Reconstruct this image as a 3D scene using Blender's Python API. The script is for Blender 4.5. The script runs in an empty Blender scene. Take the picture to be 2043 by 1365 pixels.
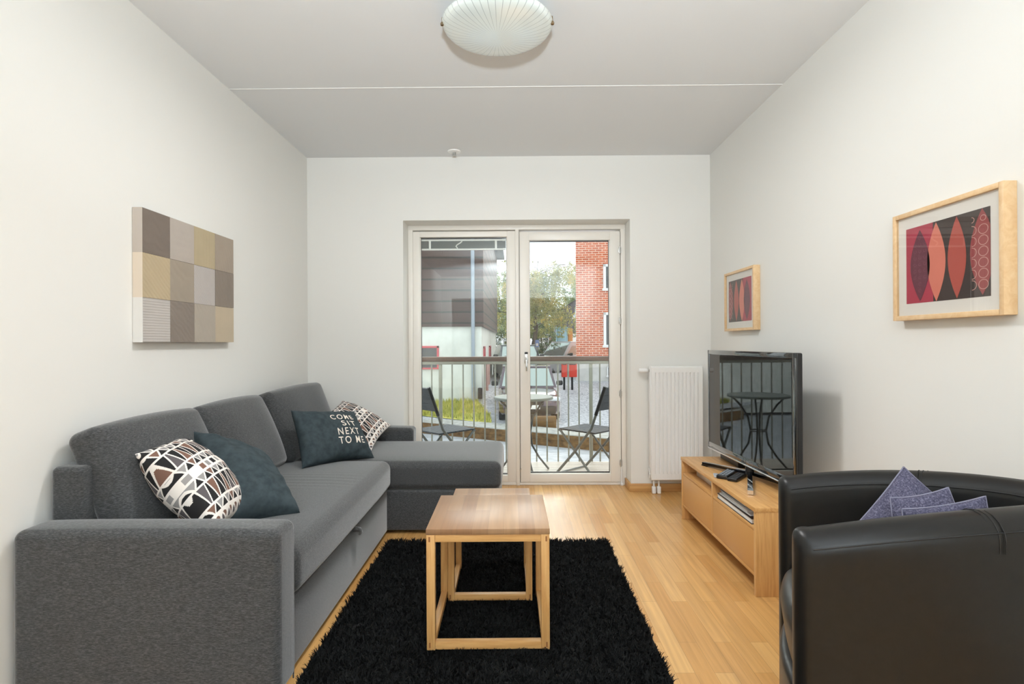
import bpy, math, random
import numpy as np
from mathutils import Matrix, Vector, Euler

# ------------------------------------------------------------------ camera, sky, light, exposure
SC = bpy.context.scene
COL = SC.collection
rad = math.radians
cam_d = bpy.data.cameras.new('camera')
cam_d.sensor_width = 36.0
cam_d.lens = 36.0 * 1110 / 2043
cam_d.clip_start = 0.05
cam_d.clip_end = 300
cam = bpy.data.objects.new('camera', cam_d)
COL.objects.link(cam)
cam.matrix_world = (Matrix.Translation((0, 0, 1.12)) @ Matrix.Rotation(rad(.44), 4, 'Z')
                    @ Matrix.Rotation(rad(90.08), 4, 'X') @ Matrix.Rotation(rad(-.3), 4, 'Z'))
SC.camera = cam
SC.view_settings.view_transform = 'Standard'
SC.view_settings.look = 'None'
SC.view_settings.gamma = 1
SC.view_settings.use_curve_mapping = False
SC.view_settings.exposure = 0.0
w = bpy.data.worlds.new('overcast_sky')
SC.world = w
w.use_nodes = True
bgn = w.node_tree.nodes['Background']
bgn.inputs[0].default_value = (.90, .95, 1.0, 1)
bgn.inputs[1].default_value = 1.95
# the bright part of the cloud cover, high over the yard
su = bpy.data.lights.new('cloud_glow', 'SUN'); su.energy = 3.6; su.angle = math.radians(60); su.color = (1, .99, .97)
suo = bpy.data.objects.new('cloud_glow', su); COL.objects.link(suo); suo.rotation_euler = (math.radians(-55), 0, math.radians(-6))
# the photographer's flash, bounced off the ceiling just behind the camera
fl = bpy.data.lights.new('bounced_flash', 'AREA')
fl.shape = 'DISK'; fl.size = .16; fl.energy = 48; fl.spread = math.radians(90); fl.color = (.84, .93, 1.0)
flo = bpy.data.objects.new('bounced_flash', fl); COL.objects.link(flo)
# added fill disc just under the ceiling lamp, which itself is unlit
cl_ = bpy.data.lights.new('under_lamp_fill', 'AREA'); cl_.shape = 'DISK'; cl_.size = .36; cl_.energy = 22; cl_.color = (.98, .97, .96)
clo = bpy.data.objects.new('under_lamp_fill', cl_); COL.objects.link(clo); clo.location = (-.072, 2.33, 2.388)
flo.location = (.05, -.90, 1.35); flo.rotation_euler = (math.radians(180 - 50), 0, 0)

# added fill, turned back towards the rear of the room to lift the far walls
f2 = bpy.data.lights.new('rear_fill', 'AREA'); f2.shape = 'DISK'; f2.size = .16; f2.energy = 150; f2.color = (.84, .93, 1.0); f2.spread = math.radians(120)
f2o = bpy.data.objects.new('rear_fill', f2); COL.objects.link(f2o); f2o.location = (.1, -.95, 1.5); f2o.rotation_euler = (math.radians(180 + 50), 0, 0)

# ------------------------------------------------------------------ helpers
def lin(c): return c / 12.92 if c <= .04045 else ((c + .055) / 1.055) ** 2.4
def S(r, g, b, k=1.0): return tuple(min(.95, lin(v / 255) * k) for v in (r, g, b)) + (1,)

class MB:
    """collects shapes; becomes ONE mesh"""
    def __init__(s): s.v = []; s.f = []; s.m = []
    def add(s, vs, fs, m=0):
        o = len(s.v); s.v += [tuple(p) for p in vs]
        for f in fs:
            s.f.append(tuple(i + o for i in f)); s.m.append(m)
        return s
    def box(s, x0, x1, y0, y1, z0, z1, m=0):
        v = [(x, y, z) for x in (x0, x1) for y in (y0, y1) for z in (z0, z1)]
        return s.add(v, [(0, 1, 3, 2), (4, 6, 7, 5), (0, 4, 5, 1), (2, 3, 7, 6), (0, 2, 6, 4), (1, 5, 7, 3)], m)
    def rbox(s, x0, x1, y0, y1, z0, z1, r=.003, k=1, n=(1, 1, 1), m=0, fn=None):
        h = [(x1 - x0) / 2, (y1 - y0) / 2, (z1 - z0) / 2]; c = [(x0 + x1) / 2, (y0 + y1) / 2, (z0 + z1) / 2]
        r = min(r, min(h) * .98)
        ts = []
        for a in range(3):
            i = h[a] - r
            t = [-(i + r * math.tan((k - q) / k * math.pi / 4)) for q in range(k)]
            t += [-i + 2 * i * q / n[a] for q in range(n[a] + 1)]
            t += [(i + r * math.tan((q + 1) / k * math.pi / 4)) for q in range(k)]
            ts.append(t)
        vs = []; ids = {}; fs = []
        def vid(p):
            key = tuple(round(q, 6) for q in p)
            if key not in ids:
                q = [max(-(h[a] - r), min(h[a] - r, p[a])) for a in range(3)]
                d = [p[a] - q[a] for a in range(3)]; l = math.sqrt(sum(e * e for e in d)) or 1
                pt = [q[a] + d[a] / l * r for a in range(3)]
                if fn: pt = fn(pt, h)
                ids[key] = len(vs); vs.append((pt[0] + c[0], pt[1] + c[1], pt[2] + c[2]))
            return ids[key]
        for a in range(3):
            b, d = (a + 1) % 3, (a + 2) % 3
            for sg in (-1, 1):
                for i in range(len(ts[b]) - 1):
                    for j in range(len(ts[d]) - 1):
                        q = []
                        for (ii, jj) in ((i, j), (i + 1, j), (i + 1, j + 1), (i, j + 1)):
                            p = [0, 0, 0]; p[a] = sg * h[a]; p[b] = ts[b][ii]; p[d] = ts[d][jj]; q.append(vid(p))
                        fs.append(tuple(q if sg > 0 else q[::-1]))
        return s.add(vs, fs, m)
    def tube(s, path, r, n=10, m=0, cap=True):
        P = [Vector(p) for p in path]; vs = []; fs = []
        rr = r if isinstance(r, (list, tuple)) else [r] * len(P)
        up = None
        for i, p in enumerate(P):
            t = (P[min(i + 1, len(P) - 1)] - P[max(i - 1, 0)]).normalized()
            if up is None:
                up = Vector((0, 0, 1)) if abs(t.z) < .9 else Vector((1, 0, 0))
            a = t.cross(up).normalized(); b = a.cross(t).normalized(); up = b
            for q in range(n):
                an = 2 * math.pi * q / n
                vs.append(p + (a * math.cos(an) + b * math.sin(an)) * rr[i])
        for i in range(len(P) - 1):
            for q in range(n):
                fs.append((i * n + q, i * n + (q + 1) % n, (i + 1) * n + (q + 1) % n, (i + 1) * n + q))
        if cap:
            fs.append(tuple(range(n))[::-1]); fs.append(tuple((len(P) - 1) * n + q for q in range(n)))
        return s.add(vs, fs, m)
    def lathe(s, prof, n=32, c=(0, 0, 0), axis='Z', m=0):
        vs = []; fs = []
        for (r, z) in prof:
            for q in range(n):
                a = 2 * math.pi * q / n; x, y = r * math.cos(a), r * math.sin(a)
                p = (x, y, z) if axis == 'Z' else (z, x, y) if axis == 'X' else (y, z, x)
                vs.append((p[0] + c[0], p[1] + c[1], p[2] + c[2]))
        for i in range(len(prof) - 1):
            for q in range(n):
                fs.append((i * n + q, i * n + (q + 1) % n, (i + 1) * n + (q + 1) % n, (i + 1) * n + q))
        return s.add(vs, fs, m)
    def bar(s, p0, p1, wa, wb, m=0, up=(0, 0, 1)):
        p0, p1 = Vector(p0), Vector(p1); t = (p1 - p0).normalized(); u = Vector(up)
        if abs(t.dot(u)) > .98: u = Vector((0, 1, 0))
        a = t.cross(u).normalized() * wa / 2; b = a.cross(t).normalized() * wb / 2
        v = [p + sa * a + sb * b for p in (p0, p1) for sa in (-1, 1) for sb in (-1, 1)]
        return s.add(v, [(0, 1, 3, 2), (4, 6, 7, 5), (0, 4, 5, 1), (2, 3, 7, 6), (0, 2, 6, 4), (1, 5, 7, 3)], m)
    def prism(s, poly, fn, d0, d1, m=0, m_side=None):
        n = len(poly); v = [fn(a, b, d0) for a, b in poly] + [fn(a, b, d1) for a, b in poly]
        s.add(v, [tuple(range(n))[::-1], tuple(range(n, 2 * n))], m)
        return s.add(v, [(i, (i + 1) % n, n + (i + 1) % n, n + i) for i in range(n)], m if m_side is None else m_side)
    def xf(s, M, start=0):
        s.v = s.v[:start] + [tuple(M @ Vector(p)) for p in s.v[start:]]; return s

def mk(name, mb, mats, parent=None, smooth=True, sharp=40, off=(0, 0, 0)):
    me = bpy.data.meshes.new(name)
    v = [(p[0] - off[0], p[1] - off[1], p[2] - off[2]) for p in mb.v]
    me.from_pydata(v, [], mb.f)
    if not isinstance(mats, (list, tuple)): mats = [mats]
    for mt in mats: me.materials.append(mt)
    if len(mats) > 1: me.polygons.foreach_set('material_index', mb.m)
    if smooth:
        me.polygons.foreach_set('use_smooth', [True] * len(me.polygons))
        me.set_sharp_from_angle(angle=rad(sharp))
    me.validate(); me.update()
    o = bpy.data.objects.new(name, me); COL.objects.link(o)
    if parent is not None: o.parent = parent
    return o
def part(name, mb, mats, parent, label=None, world=True, **k):
    """child mesh; world=True: the vertices are in room coordinates and the thing is not rotated"""
    off = (0, 0, 0)
    if world:
        q = parent
        while q is not None:
            off = tuple(off[a] + q.location[a] for a in range(3)); q = q.parent
    o = mk(name, mb, mats, parent, off=off, **k)
    if label: o['label'] = label
    return o
def tag(o, label, cat, group=None):
    o['label'] = label; o['category'] = cat
    if group: o['group'] = group
    return o
def thing(name, label, cat, loc=(0, 0, 0), rz=0, group=None):
    o = bpy.data.objects.new(name, None); COL.objects.link(o); o.empty_display_size = .05
    o.location = loc; o.rotation_euler = (0, 0, rz)
    return tag(o, label, cat, group)
def solo(name, mb, mats, label, cat, group=None, **k):
    a = np.array(mb.v); off = ((a[:, 0].min() + a[:, 0].max()) / 2, (a[:, 1].min() + a[:, 1].max()) / 2, a[:, 2].min())
    o = mk(name, mb, mats, None, off=tuple(float(q) for q in off), **k); o.location = [float(q) for q in off]
    return tag(o, label, cat, group)
def struct(name, mb, mats, parent=None, **k):
    o = mk(name, mb, mats, parent, **k)
    if parent is None: o['kind'] = 'structure'
    return o
def copy_tree(o, parent=None):
    c = o.copy(); COL.objects.link(c)
    if parent is not None: c.parent = parent
    for ch in list(o.children): copy_tree(ch, c)
    return c

# ------------------------------------------------------------------ materials
def mat(name, col, rough=.5, metal=0, bump=None, spec=.5, **k):
    m = bpy.data.materials.new(name); m.use_nodes = True
    nt = m.node_tree; b = nt.nodes['Principled BSDF']
    b.inputs['Base Color'].default_value = col; b.inputs['Roughness'].default_value = rough
    b.inputs['Metallic'].default_value = metal; b.inputs['Specular IOR Level'].default_value = spec
    for kk, vv in k.items(): b.inputs[kk.replace('_', ' ')].default_value = vv
    if bump:
        tc = nt.nodes.new('ShaderNodeTexCoord'); mp = nt.nodes.new('ShaderNodeMapping')
        mp.inputs['Scale'].default_value = bump[0] if isinstance(bump[0], tuple) else (bump[0],) * 3
        nz = nt.nodes.new('ShaderNodeTexNoise'); nz.inputs['Scale'].default_value = 1; nz.inputs['Detail'].default_value = 4
        bp = nt.nodes.new('ShaderNodeBump'); bp.inputs['Strength'].default_value = bump[1]; bp.inputs['Distance'].default_value = bump[2]
        L = nt.links.new
        L(tc.outputs['Object'], mp.inputs[0]); L(mp.outputs[0], nz.inputs['Vector']); L(nz.outputs[0], bp.inputs['Height']); L(bp.outputs[0], b.inputs['Normal'])
    return m
def ramp_mat(name, stops, scale, rough=.6, detail=5, bump=.15, dist=.002, nrough=.6, spec=.5, distort=0.0):
    """object-space noise through a colour ramp, same noise as bump"""
    m = mat(name, stops[0][1], rough, spec=spec); nt = m.node_tree; b = nt.nodes['Principled BSDF']; L = nt.links.new
    tc = nt.nodes.new('ShaderNodeTexCoord'); mp = nt.nodes.new('ShaderNodeMapping'); mp.inputs['Scale'].default_value = scale
    nz = nt.nodes.new('ShaderNodeTexNoise'); nz.inputs['Scale'].default_value = 1; nz.inputs['Detail'].default_value = detail
    nz.inputs['Roughness'].default_value = nrough; nz.inputs['Distortion'].default_value = distort
    cr = nt.nodes.new('ShaderNodeValToRGB')
    while len(cr.color_ramp.elements) < len(stops): cr.color_ramp.elements.new(.5)
    for e, (p, c) in zip(cr.color_ramp.elements, stops): e.position = p; e.color = c
    L(tc.outputs['Object'], mp.inputs[0]); L(mp.outputs[0], nz.inputs['Vector']); L(nz.outputs[0], cr.inputs[0]); L(cr.outputs[0], b.inputs['Base Color'])
    if bump:
        bp = nt.nodes.new('ShaderNodeBump'); bp.inputs['Strength'].default_value = bump; bp.inputs['Distance'].default_value = dist
        L(nz.outputs[0], bp.inputs['Height']); L(bp.outputs[0], b.inputs['Normal'])
    return m
def glass_mat(name, tint=(1, 1, 1, 1), ior=1.5):
    m = bpy.data.materials.new(name); m.use_nodes = True; nt = m.node_tree; nt.nodes.clear(); L = nt.links.new
    out = nt.nodes.new('ShaderNodeOutputMaterial'); mx = nt.nodes.new('ShaderNodeMixShader')
    tr = nt.nodes.new('ShaderNodeBsdfTransparent'); tr.inputs[0].default_value = tint
    gl = nt.nodes.new('ShaderNodeBsdfGlossy'); gl.inputs['Roughness'].default_value = 0.0
    fr = nt.nodes.new('ShaderNodeFresnel'); fr.inputs[0].default_value = ior
    geo = nt.nodes.new('ShaderNodeNewGeometry'); mt = nt.nodes.new('ShaderNodeMath'); mt.operation = 'SUBTRACT'; mt.inputs[0].default_value = 1
    mu = nt.nodes.new('ShaderNodeMath'); mu.operation = 'MULTIPLY'
    L(geo.outputs['Backfacing'], mt.inputs[1]); L(fr.outputs[0], mu.inputs[0]); L(mt.outputs[0], mu.inputs[1])
    L(mu.outputs[0], mx.inputs[0]); L(tr.outputs[0], mx.inputs[1]); L(gl.outputs[0], mx.inputs[2]); L(mx.outputs[0], out.inputs[0])
    return m
def plank_mat(name, c1, c2, bw, bh, mortar, swap=True, rough=.3, grain=(3, 60, 60), dark=.75, gcol=None, mcol=None, bump=.1):
    m = mat(name, c1, rough); nt = m.node_tree; b = nt.nodes['Principled BSDF']; L = nt.links.new
    tc = nt.nodes.new('ShaderNodeTexCoord'); sp = nt.nodes.new('ShaderNodeSeparateXYZ'); cb = nt.nodes.new('ShaderNodeCombineXYZ')
    L(tc.outputs['Object'], sp.inputs[0])
    a, c = {True: ('Y', 'X'), False: ('X', 'Y'), 'XZ': ('X', 'Z'), 'YZ': ('Y', 'Z'), 'ZX': ('Z', 'X')}[swap]
    L(sp.outputs[a], cb.inputs[0]); L(sp.outputs[c], cb.inputs[1])
    br = nt.nodes.new('ShaderNodeTexBrick'); br.inputs['Color1'].default_value = c1; br.inputs['Color2'].default_value = c2
    br.inputs['Mortar'].default_value = mcol or tuple(q * .45 for q in c1[:3]) + (1,)
    br.inputs['Scale'].default_value = 1; br.inputs['Brick Width'].default_value = bw; br.inputs['Row Height'].default_value = bh
    br.inputs['Mortar Size'].default_value = mortar; br.inputs['Bias'].default_value = 0; br.inputs['Mortar Smooth'].default_value = .1
    br.offset = .37; br.offset_frequency = 2
    L(cb.outputs[0], br.inputs['Vector'])
    mp = nt.nodes.new('ShaderNodeMapping'); mp.inputs['Scale'].default_value = grain
    L(cb.outputs[0], mp.inputs[0])
    # shift the grain from plank to plank
    ad = nt.nodes.new('ShaderNodeVectorMath'); ad.operation = 'ADD'
    L(mp.outputs[0], ad.inputs[0]); L(br.outputs['Color'], ad.inputs[1])
    nz = nt.nodes.new('ShaderNodeTexNoise'); nz.inputs['Scale'].default_value = 1; nz.inputs['Detail'].default_value = 6; nz.inputs['Distortion'].default_value = .6
    L(ad.outputs[0], nz.inputs['Vector'])
    mr = nt.nodes.new('ShaderNodeMapRange'); mr.inputs[1].default_value = .3; mr.inputs[2].default_value = .7; mr.inputs[3].default_value = dark; mr.inputs[4].default_value = 1.08
    L(nz.outputs[0], mr.inputs[0])
    mx = nt.nodes.new('ShaderNodeVectorMath'); mx.operation = 'SCALE'
    L(br.outputs['Color'], mx.inputs[0]); L(mr.outputs[0], mx.inputs['Scale']); L(mx.outputs[0], b.inputs['Base Color'])
    if bump:
        bp = nt.nodes.new('ShaderNodeBump'); bp.inputs['Strength'].default_value = bump; bp.inputs['Distance'].default_value = .001
        L(br.outputs['Fac'], bp.inputs['Height']); bp.invert = True; L(bp.outputs[0], b.inputs['Normal'])
    return m

M_wall = mat('wall_paint', S(237, 236, 231), .75, bump=(60, .05, .001))
M_ceil = mat('ceiling_paint', S(231, 233, 234), .85, bump=(80, .05, .001))
M_gap = mat('joint_white', S(240, 240, 238), .7)
M_floor = plank_mat('oak_parquet', S(222, 175, 112), S(200, 148, 86), .52, .0665, .0006, True, .27, (2.2, 55, 1), .82, bump=.06)
M_base = ramp_mat('oak_skirting', [(.3, S(190, 140, 82)), (.7, S(214, 168, 108))], (3, 60, 60), .4)
M_frame = mat('frame_paint', S(243, 239, 231), .35)
M_glass = glass_mat('window_glass', (.97, .985, .975, 1), 1.62)
M_pglass = glass_mat('picture_glass', (1, 1, 1, 1), 1.6)
M_chrome = mat('chrome', (.8, .8, .8, 1), .12, 1)
M_steel = mat('brushed_steel', (.55, .55, .53, 1), .35, 1)
M_gasket = mat('black_gasket', (.02, .02, .022, 1), .5)
M_white = mat('white_enamel', S(246, 246, 244), .3)
M_black = mat('black_plastic', (.012, .012, .013, 1), .35)
M_blackgl = mat('black_gloss', (.006, .006, .007, 1), .06)
FAB = [(.32, S(50, 51, 52)), (.5, S(72, 73, 74)), (.68, S(100, 101, 101))]
M_fab = ramp_mat('charcoal_melange_weave', FAB, (100, 100, 480), .95, 4, .35, .0015, .75, .15)
M_fabt = ramp_mat('charcoal_melange_seat', FAB, (320, 140, 320), .95, 4, .35, .0015, .75, .15)
M_oakv = ramp_mat('oak_upright', [(.3, S(196, 142, 82)), (.55, S(219, 170, 108)), (.75, S(228, 184, 124))], (70, 70, 4), .38, 5, .05, .0005, .6, .4, .5)
M_oakh = ramp_mat('oak_lengthwise', [(.3, S(196, 142, 82)), (.55, S(216, 165, 103)), (.75, S(226, 181, 120))], (70, 4, 70), .38, 5, .05, .0005, .6, .4, .5)
M_oakx = ramp_mat('oak_crosswise', [(.3, S(198, 144, 84)), (.55, S(219, 170, 108)), (.75, S(230, 186, 126))], (4, 70, 70), .38, 5, .05, .0005, .6, .4, .5)
M_flap = mat('oak_veneer_flap', S(206, 154, 92), .4, bump=((4, 6, 90), .04, .0005))
M_ttop = plank_mat('oak_staves', S(176, 140, 104), S(146, 108, 76), .9, .056, .0003, True, .33, (2.5, 60, 1), .86, bump=0)
M_endgrain = mat('end_grain', S(150, 98, 52), .6)
M_rugb = mat('rug_backing', (.006, .006, .006, 1), .95)
M_pile = ramp_mat('black_shag', [(.35, (.0025, .0028, .0028, 1)), (.7, (.0095, .0102, .0102, 1))], (9, 9, 9), .8, 3, 0, spec=.25)
M_leather = ramp_mat('black_faux_leather', [(.35, (.0075, .0075, .0072, 1)), (.7, (.0100, .0098, .0092, 1))], (40, 40, 40), .36, 6, .08, .001, .6, .32)
M_stitch = mat('black_seam', (.004, .004, .004, 1), .6)
M_denim = ramp_mat('purple_blue_denim', [(.35, S(62, 61, 78)), (.5, S(84, 82, 101)), (.65, S(118, 116, 134))], (260, 260, 260), .95, 4, .3, .001, .7, .1)
M_denimp = mat('denim_piping', S(130, 128, 146), .9)
M_teal = ramp_mat('slate_green_cotton', [(.35, S(52, 62, 66)), (.65, S(66, 76, 80))], (30, 30, 30), .9, 5, .25, .004, .55, .15)
M_letter = mat('cream_print', S(236, 226, 212), .8)
PW, PB, PG, PN, PC = (mat('cotton_white', S(238, 230, 222), .9), mat('cotton_black', (.012, .011, .012, 1), .9), mat('cotton_grey', S(150, 146, 144), .9),
                      mat('cotton_brown', S(120, 88, 74), .9), mat('cotton_charcoal', S(92, 86, 88), .9))
M_maple = ramp_mat('birch_frame', [(.3, S(224, 186, 138)), (.6, S(234, 202, 158)), (.8, S(238, 209, 168))], (30, 30, 30), .4, 4, .03, .0005, .6, .4, 1.0)
M_mat = mat('picture_mount', S(226, 222, 214), .8)

for m_ in (M_fab, M_fabt):
    m_.node_tree.nodes['Principled BSDF'].inputs['Sheen Weight'].default_value = .55
    m_.node_tree.nodes['Principled BSDF'].inputs['Sheen Roughness'].default_value = .4

# ------------------------------------------------------------------ the room
XL, XR, YB, ZC = -1.573, 1.461, 4.186, 2.524
YR = -2.9; YK = -5.2
RL, RR, RT = -.849, .858, 2.046           # the balcony-door recess
struct('floor', MB().box(XL - .15, XR + .15, YK, YB + .33, -.12, 0), M_floor, smooth=False)
cl = struct('ceiling', MB().box(XL - .15, XR + .15, YK, YB + .33, ZC, ZC + .15), M_ceil, smooth=False)
struct('trim_1', MB().box(XL, XR, 3.044, 3.05, ZC - .0025, ZC), M_gap, smooth=False)
struct('wall_left', MB().box(XL - .15, XL, YK, YB, 0, ZC), M_wall, smooth=False)
struct('wall_right', MB().box(XR, XR + .15, YK, YB, 0, ZC), M_wall, smooth=False)
b = MB().box(XL - .15, RL, YB, YB + .33, 0, ZC).box(RR, XR + .15, YB, YB + .33, 0, ZC).box(RL, RR, YB, YB + .33, RT, ZC)
struct('wall_back', b, M_wall, smooth=False)
b = MB().box(XL, -1.36, YR - .12, YR, 0, ZC).box(1.25, XR, YR - .12, YR, 0, ZC).box(-1.36, 1.25, YR - .12, YR, 2.06, ZC)
struct('wall_front', b, M_wall, smooth=False)
struct('wall_rear', MB().box(XL - .15, XR + .15, YK - .15, YK, 0, ZC), M_wall, smooth=False)
# skirting
def skirt(name, p):
    struct(name, p, M_base, sharp=30)
skirt('baseboard_right', MB().rbox(XR - .015, XR, YR, YB, 0, .06, .004))
skirt('baseboard_left', MB().rbox(XL, XL + .015, YR, YB, 0, .06, .004))
skirt('baseboard_back', MB().rbox(RR - .015, XR - .015, YB - .015, YB, 0, .06, .004).rbox(RR - .015, RR, YB, 4.365, 0, .06, .004)
      .rbox(XL + .015, RL + .015, YB - .015, YB, 0, .06, .004).rbox(RL, RL + .015, YB, 4.365, 0, .06, .004))

# ------------------------------------------------------------------ balcony window and door
YF = 4.38
win = bpy.data.objects.new('window_1', None); COL.objects.link(win); win['kind'] = 'structure'; win.location = (-.42, YF, 0)
dor = bpy.data.objects.new('door_1', None); COL.objects.link(dor); dor['kind'] = 'structure'; dor.location = (.42, YF, 0)
fr = MB()
fr.rbox(RL, -.812, YF - .01, YF + .12, 0, RT, .004).rbox(.822, RR, YF - .01, YF + .12, 0, RT, .004)
fr.rbox(RL, RR, YF - .012, YF + .12, 2.008, RT, .004).rbox(-.005, .024, YF - .016, YF + .12, .0, 2.01, .004).rbox(.02, .045, YF + .058, YF + .12, .0, 2.01, .004).rbox(.80, .826, YF + .058, YF + .12, .0, 2.01, .004)
fr.rbox(RL, RR, YF - .004, YF + .12, 0, .022, .003)
struct('trim_2', fr, M_frame, sharp=30)
def sash(x0, x1, z0, z1, gx0, gx1, gz0, gz1, y, own, r=.005):
    s = MB()
    s.rbox(x0, gx0, y, y + .07, z0, z1, r).rbox(gx1, x1, y, y + .07, z0, z1, r)
    s.rbox(gx0 - .002, gx1 + .002, y, y + .07, z0, gz0, r).rbox(gx0 - .002, gx1 + .002, y, y + .07, gz1, z1, r)
    # glazing bead
    bd = .012
    s.rbox(gx0 - .001, gx0 + bd * .4, y + .018, y + .06, gz0, gz1, .002).rbox(gx1 - bd * .4, gx1 + .001, y + .018, y + .06, gz0, gz1, .002)
    part('frame', s, M_frame, own, sharp=30)
    g = MB()
    e = .0065
    for (a0, a1, c0, c1) in ((gx0, gx0 + e, gz0, gz1), (gx1 - e, gx1, gz0, gz1), (gx0, gx1, gz0, gz0 + e), (gx0, gx1, gz1 - e, gz1)):
        g.box(a0, a1, y + .028, y + .052, c0, c1)
    part('gasket', g, M_gasket, own, smooth=False)
    part('glass_pane', MB().box(gx0, gx1, y + .026, y + .030, gz0, gz1).box(gx0, gx1, y + .052, y + .056, gz0, gz1), M_glass, own, smooth=False)
sash(-.812, -.003, .022, 2.0, -.757, -.071, .079, 1.955, YF - .004, win)
sash(.0285, .8175, .024, 1.99, .104, .737, .091, 1.924, YF - .012, dor)
# handle: chrome plate, dark cap and hanging lever
h = MB().rbox(.063, .092, YF - .022, YF - .010, .955, 1.05, .006, 2)
hp = part('handle', h, M_chrome, dor, 'chrome door handle')
part('cap', MB().rbox(.065, .090, YF - .026, YF - .011, 1.030, 1.046, .004, 2), M_gasket, hp)
part('lever', MB().tube([(.0775, YF - .018, 1.0), (.0775, YF - .048, .995), (.078, YF - .058, .975), (.079, YF - .060, .93), (.079, YF - .058, .90)], [.009, .009, .0085, .0075, .0065], 12), M_chrome, hp)
for z in (1.841, 1.289, .718, .174):
    hg = MB().tube([(.813, YF - .022, z - .028), (.813, YF - .022, z + .028)], .006, 10).rbox(.804, .824, YF - .017, YF - .011, z - .02, z + .02, .002)
    part('hinge', hg, M_steel, dor)
part('bolt', MB().tube([(.030, YF - .022, .13), (.030, YF - .010, .13)], .006, 10), M_steel, dor)
part('foot_bolt', MB().rbox(.808, .832, YF - .03, YF - .01, .0, .016, .003).tube([(.82, YF - .018, .016), (.82, YF - .018, .15)], .005, 8), M_white, dor)
# venetian blind, pulled up behind the left pane
bl = thing('venetian_blind', 'raised grey venetian blind bunched at the top of the left balcony window', 'blind', (-.41, YF + .036, 1.84))
part('head_rail', MB().rbox(-.75, -.078, YF + .033, YF + .046, 1.931, 1.945, .003), M_white, bl)
M_slat = mat('grey_slats', S(128, 133, 132), .45)
sl = MB()
for i in range(14):
    z = 1.874 + i * .004
    sl.box(-.748, -.080, YF + .032, YF + .047, z, z + .0022)
part('slats', sl, M_slat, bl, 'stack of grey slats', smooth=False)
part('bottom_rail', MB().rbox(-.748, -.080, YF + .032, YF + .046, 1.858, 1.871, .003), M_white, bl)
for x in (-.682, -.157):
    part('ladder_tape', MB().rbox(x - .0085, x + .0085, YF + .0305, YF + .0325, 1.86, 1.935, .0008), M_white, bl)
part('cord', MB().tube([(-.425, YF + .031, 1.928), (-.44, YF + .031, 1.915), (-.465, YF + .031, 1.9), (-.475, YF + .031, 1.888), (-.462, YF + .031, 1.872)], .005, 8), M_white, bl)

# ------------------------------------------------------------------ ceiling: lamp, sprinkler
lp = thing('ceiling_lamp', 'round frosted glass dome lamp with fine radial lines on the ceiling', 'lamp', (-.072, 2.33, ZC))
LX, LY, LR = -.072, 2.33, .228
part('base', MB().lathe([(0, ZC - .001), (.1, ZC - .001), (.1, ZC - .03), (.09, ZC - .035), (0, ZC - .035)], 40, (LX, LY, 0)), M_white, lp)
M_opal = mat('frosted_glass', S(226, 234, 230), .22, spec=.5, Transmission_Weight=.25)
def opal_lines(m):
    nt = m.node_tree; L = nt.links.new; b = nt.nodes['Principled BSDF']
    tc = nt.nodes.new('ShaderNodeTexCoord'); sp = nt.nodes.new('ShaderNodeSeparateXYZ'); L(tc.outputs['Object'], sp.inputs[0])
    at = nt.nodes.new('ShaderNodeMath'); at.operation = 'ARCTAN2'; L(sp.outputs[0], at.inputs[0]); L(sp.outputs[1], at.inputs[1])
    mu = nt.nodes.new('ShaderNodeMath'); mu.operation = 'MULTIPLY'; mu.inputs[1].default_value = 44 / (2 * math.pi); L(at.outputs[0], mu.inputs[0])
    fc = nt.nodes.new('ShaderNodeMath'); fc.operation = 'FRACT'; L(mu.outputs[0], fc.inputs[0])
    gt = nt.nodes.new('ShaderNodeMath'); gt.operation = 'LESS_THAN'; gt.inputs[1].default_value = .09; L(fc.outputs[0], gt.inputs[0])
    mx = nt.nodes.new('ShaderNodeMix'); mx.data_type = 'RGBA'
    mx.inputs[6].default_value = S(226, 234, 230); mx.inputs[7].default_value = S(176, 184, 182)
    L(gt.outputs[0], mx.inputs[0]); L(mx.outputs[2], b.inputs['Base Color'])
opal_lines(M_opal)
pr = [(LR, 2.455), (LR + .003, 2.452), (LR, 2.449)]
for i in range(1, 15):
    a = i / 14 * math.pi / 2
    pr.append((LR * math.cos(a) if i < 14 else 0, 2.449 - .052 * math.sin(a) ** 1.0))
pr2 = [(max(0, r - .004), z + .004) for r, z in pr[2:]]
part('shade', MB().lathe(pr + pr2[::-1], 72, (LX, LY, 0)), M_opal, lp, 'frosted dome with radial lines', sharp=60)
M_brass = mat('aged_brass', (.36, .27, .17, 1), .3, 1)
for a in (186, 354, 270):
    cx, cy = LX + (LR + .002) * math.cos(rad(a)), LY + (LR + .002) * math.sin(rad(a))
    part('clip', MB().tube([(LX + .095 * math.cos(rad(a)), LY + .095 * math.sin(rad(a)), ZC - .02), (cx, cy, 2.47), (cx, cy, 2.445)], .004, 8)
         .lathe([(0, 2.436), (.007, 2.439), (.008, 2.446), (.005, 2.452), (0, 2.453)], 12, (cx, cy, 0)), M_brass, lp, 'brass clip')
sk = thing('sprinkler_head', 'small white ceiling sprinkler near the window wall', 'sprinkler', (-.446, 4.06, ZC))
part('rosette', MB().lathe([(0, ZC - .0005), (.048, ZC - .0005), (.046, ZC - .008), (.03, ZC - .012), (0, ZC - .012)], 32, (-.446, 4.06, 0)), M_white, sk)
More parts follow.
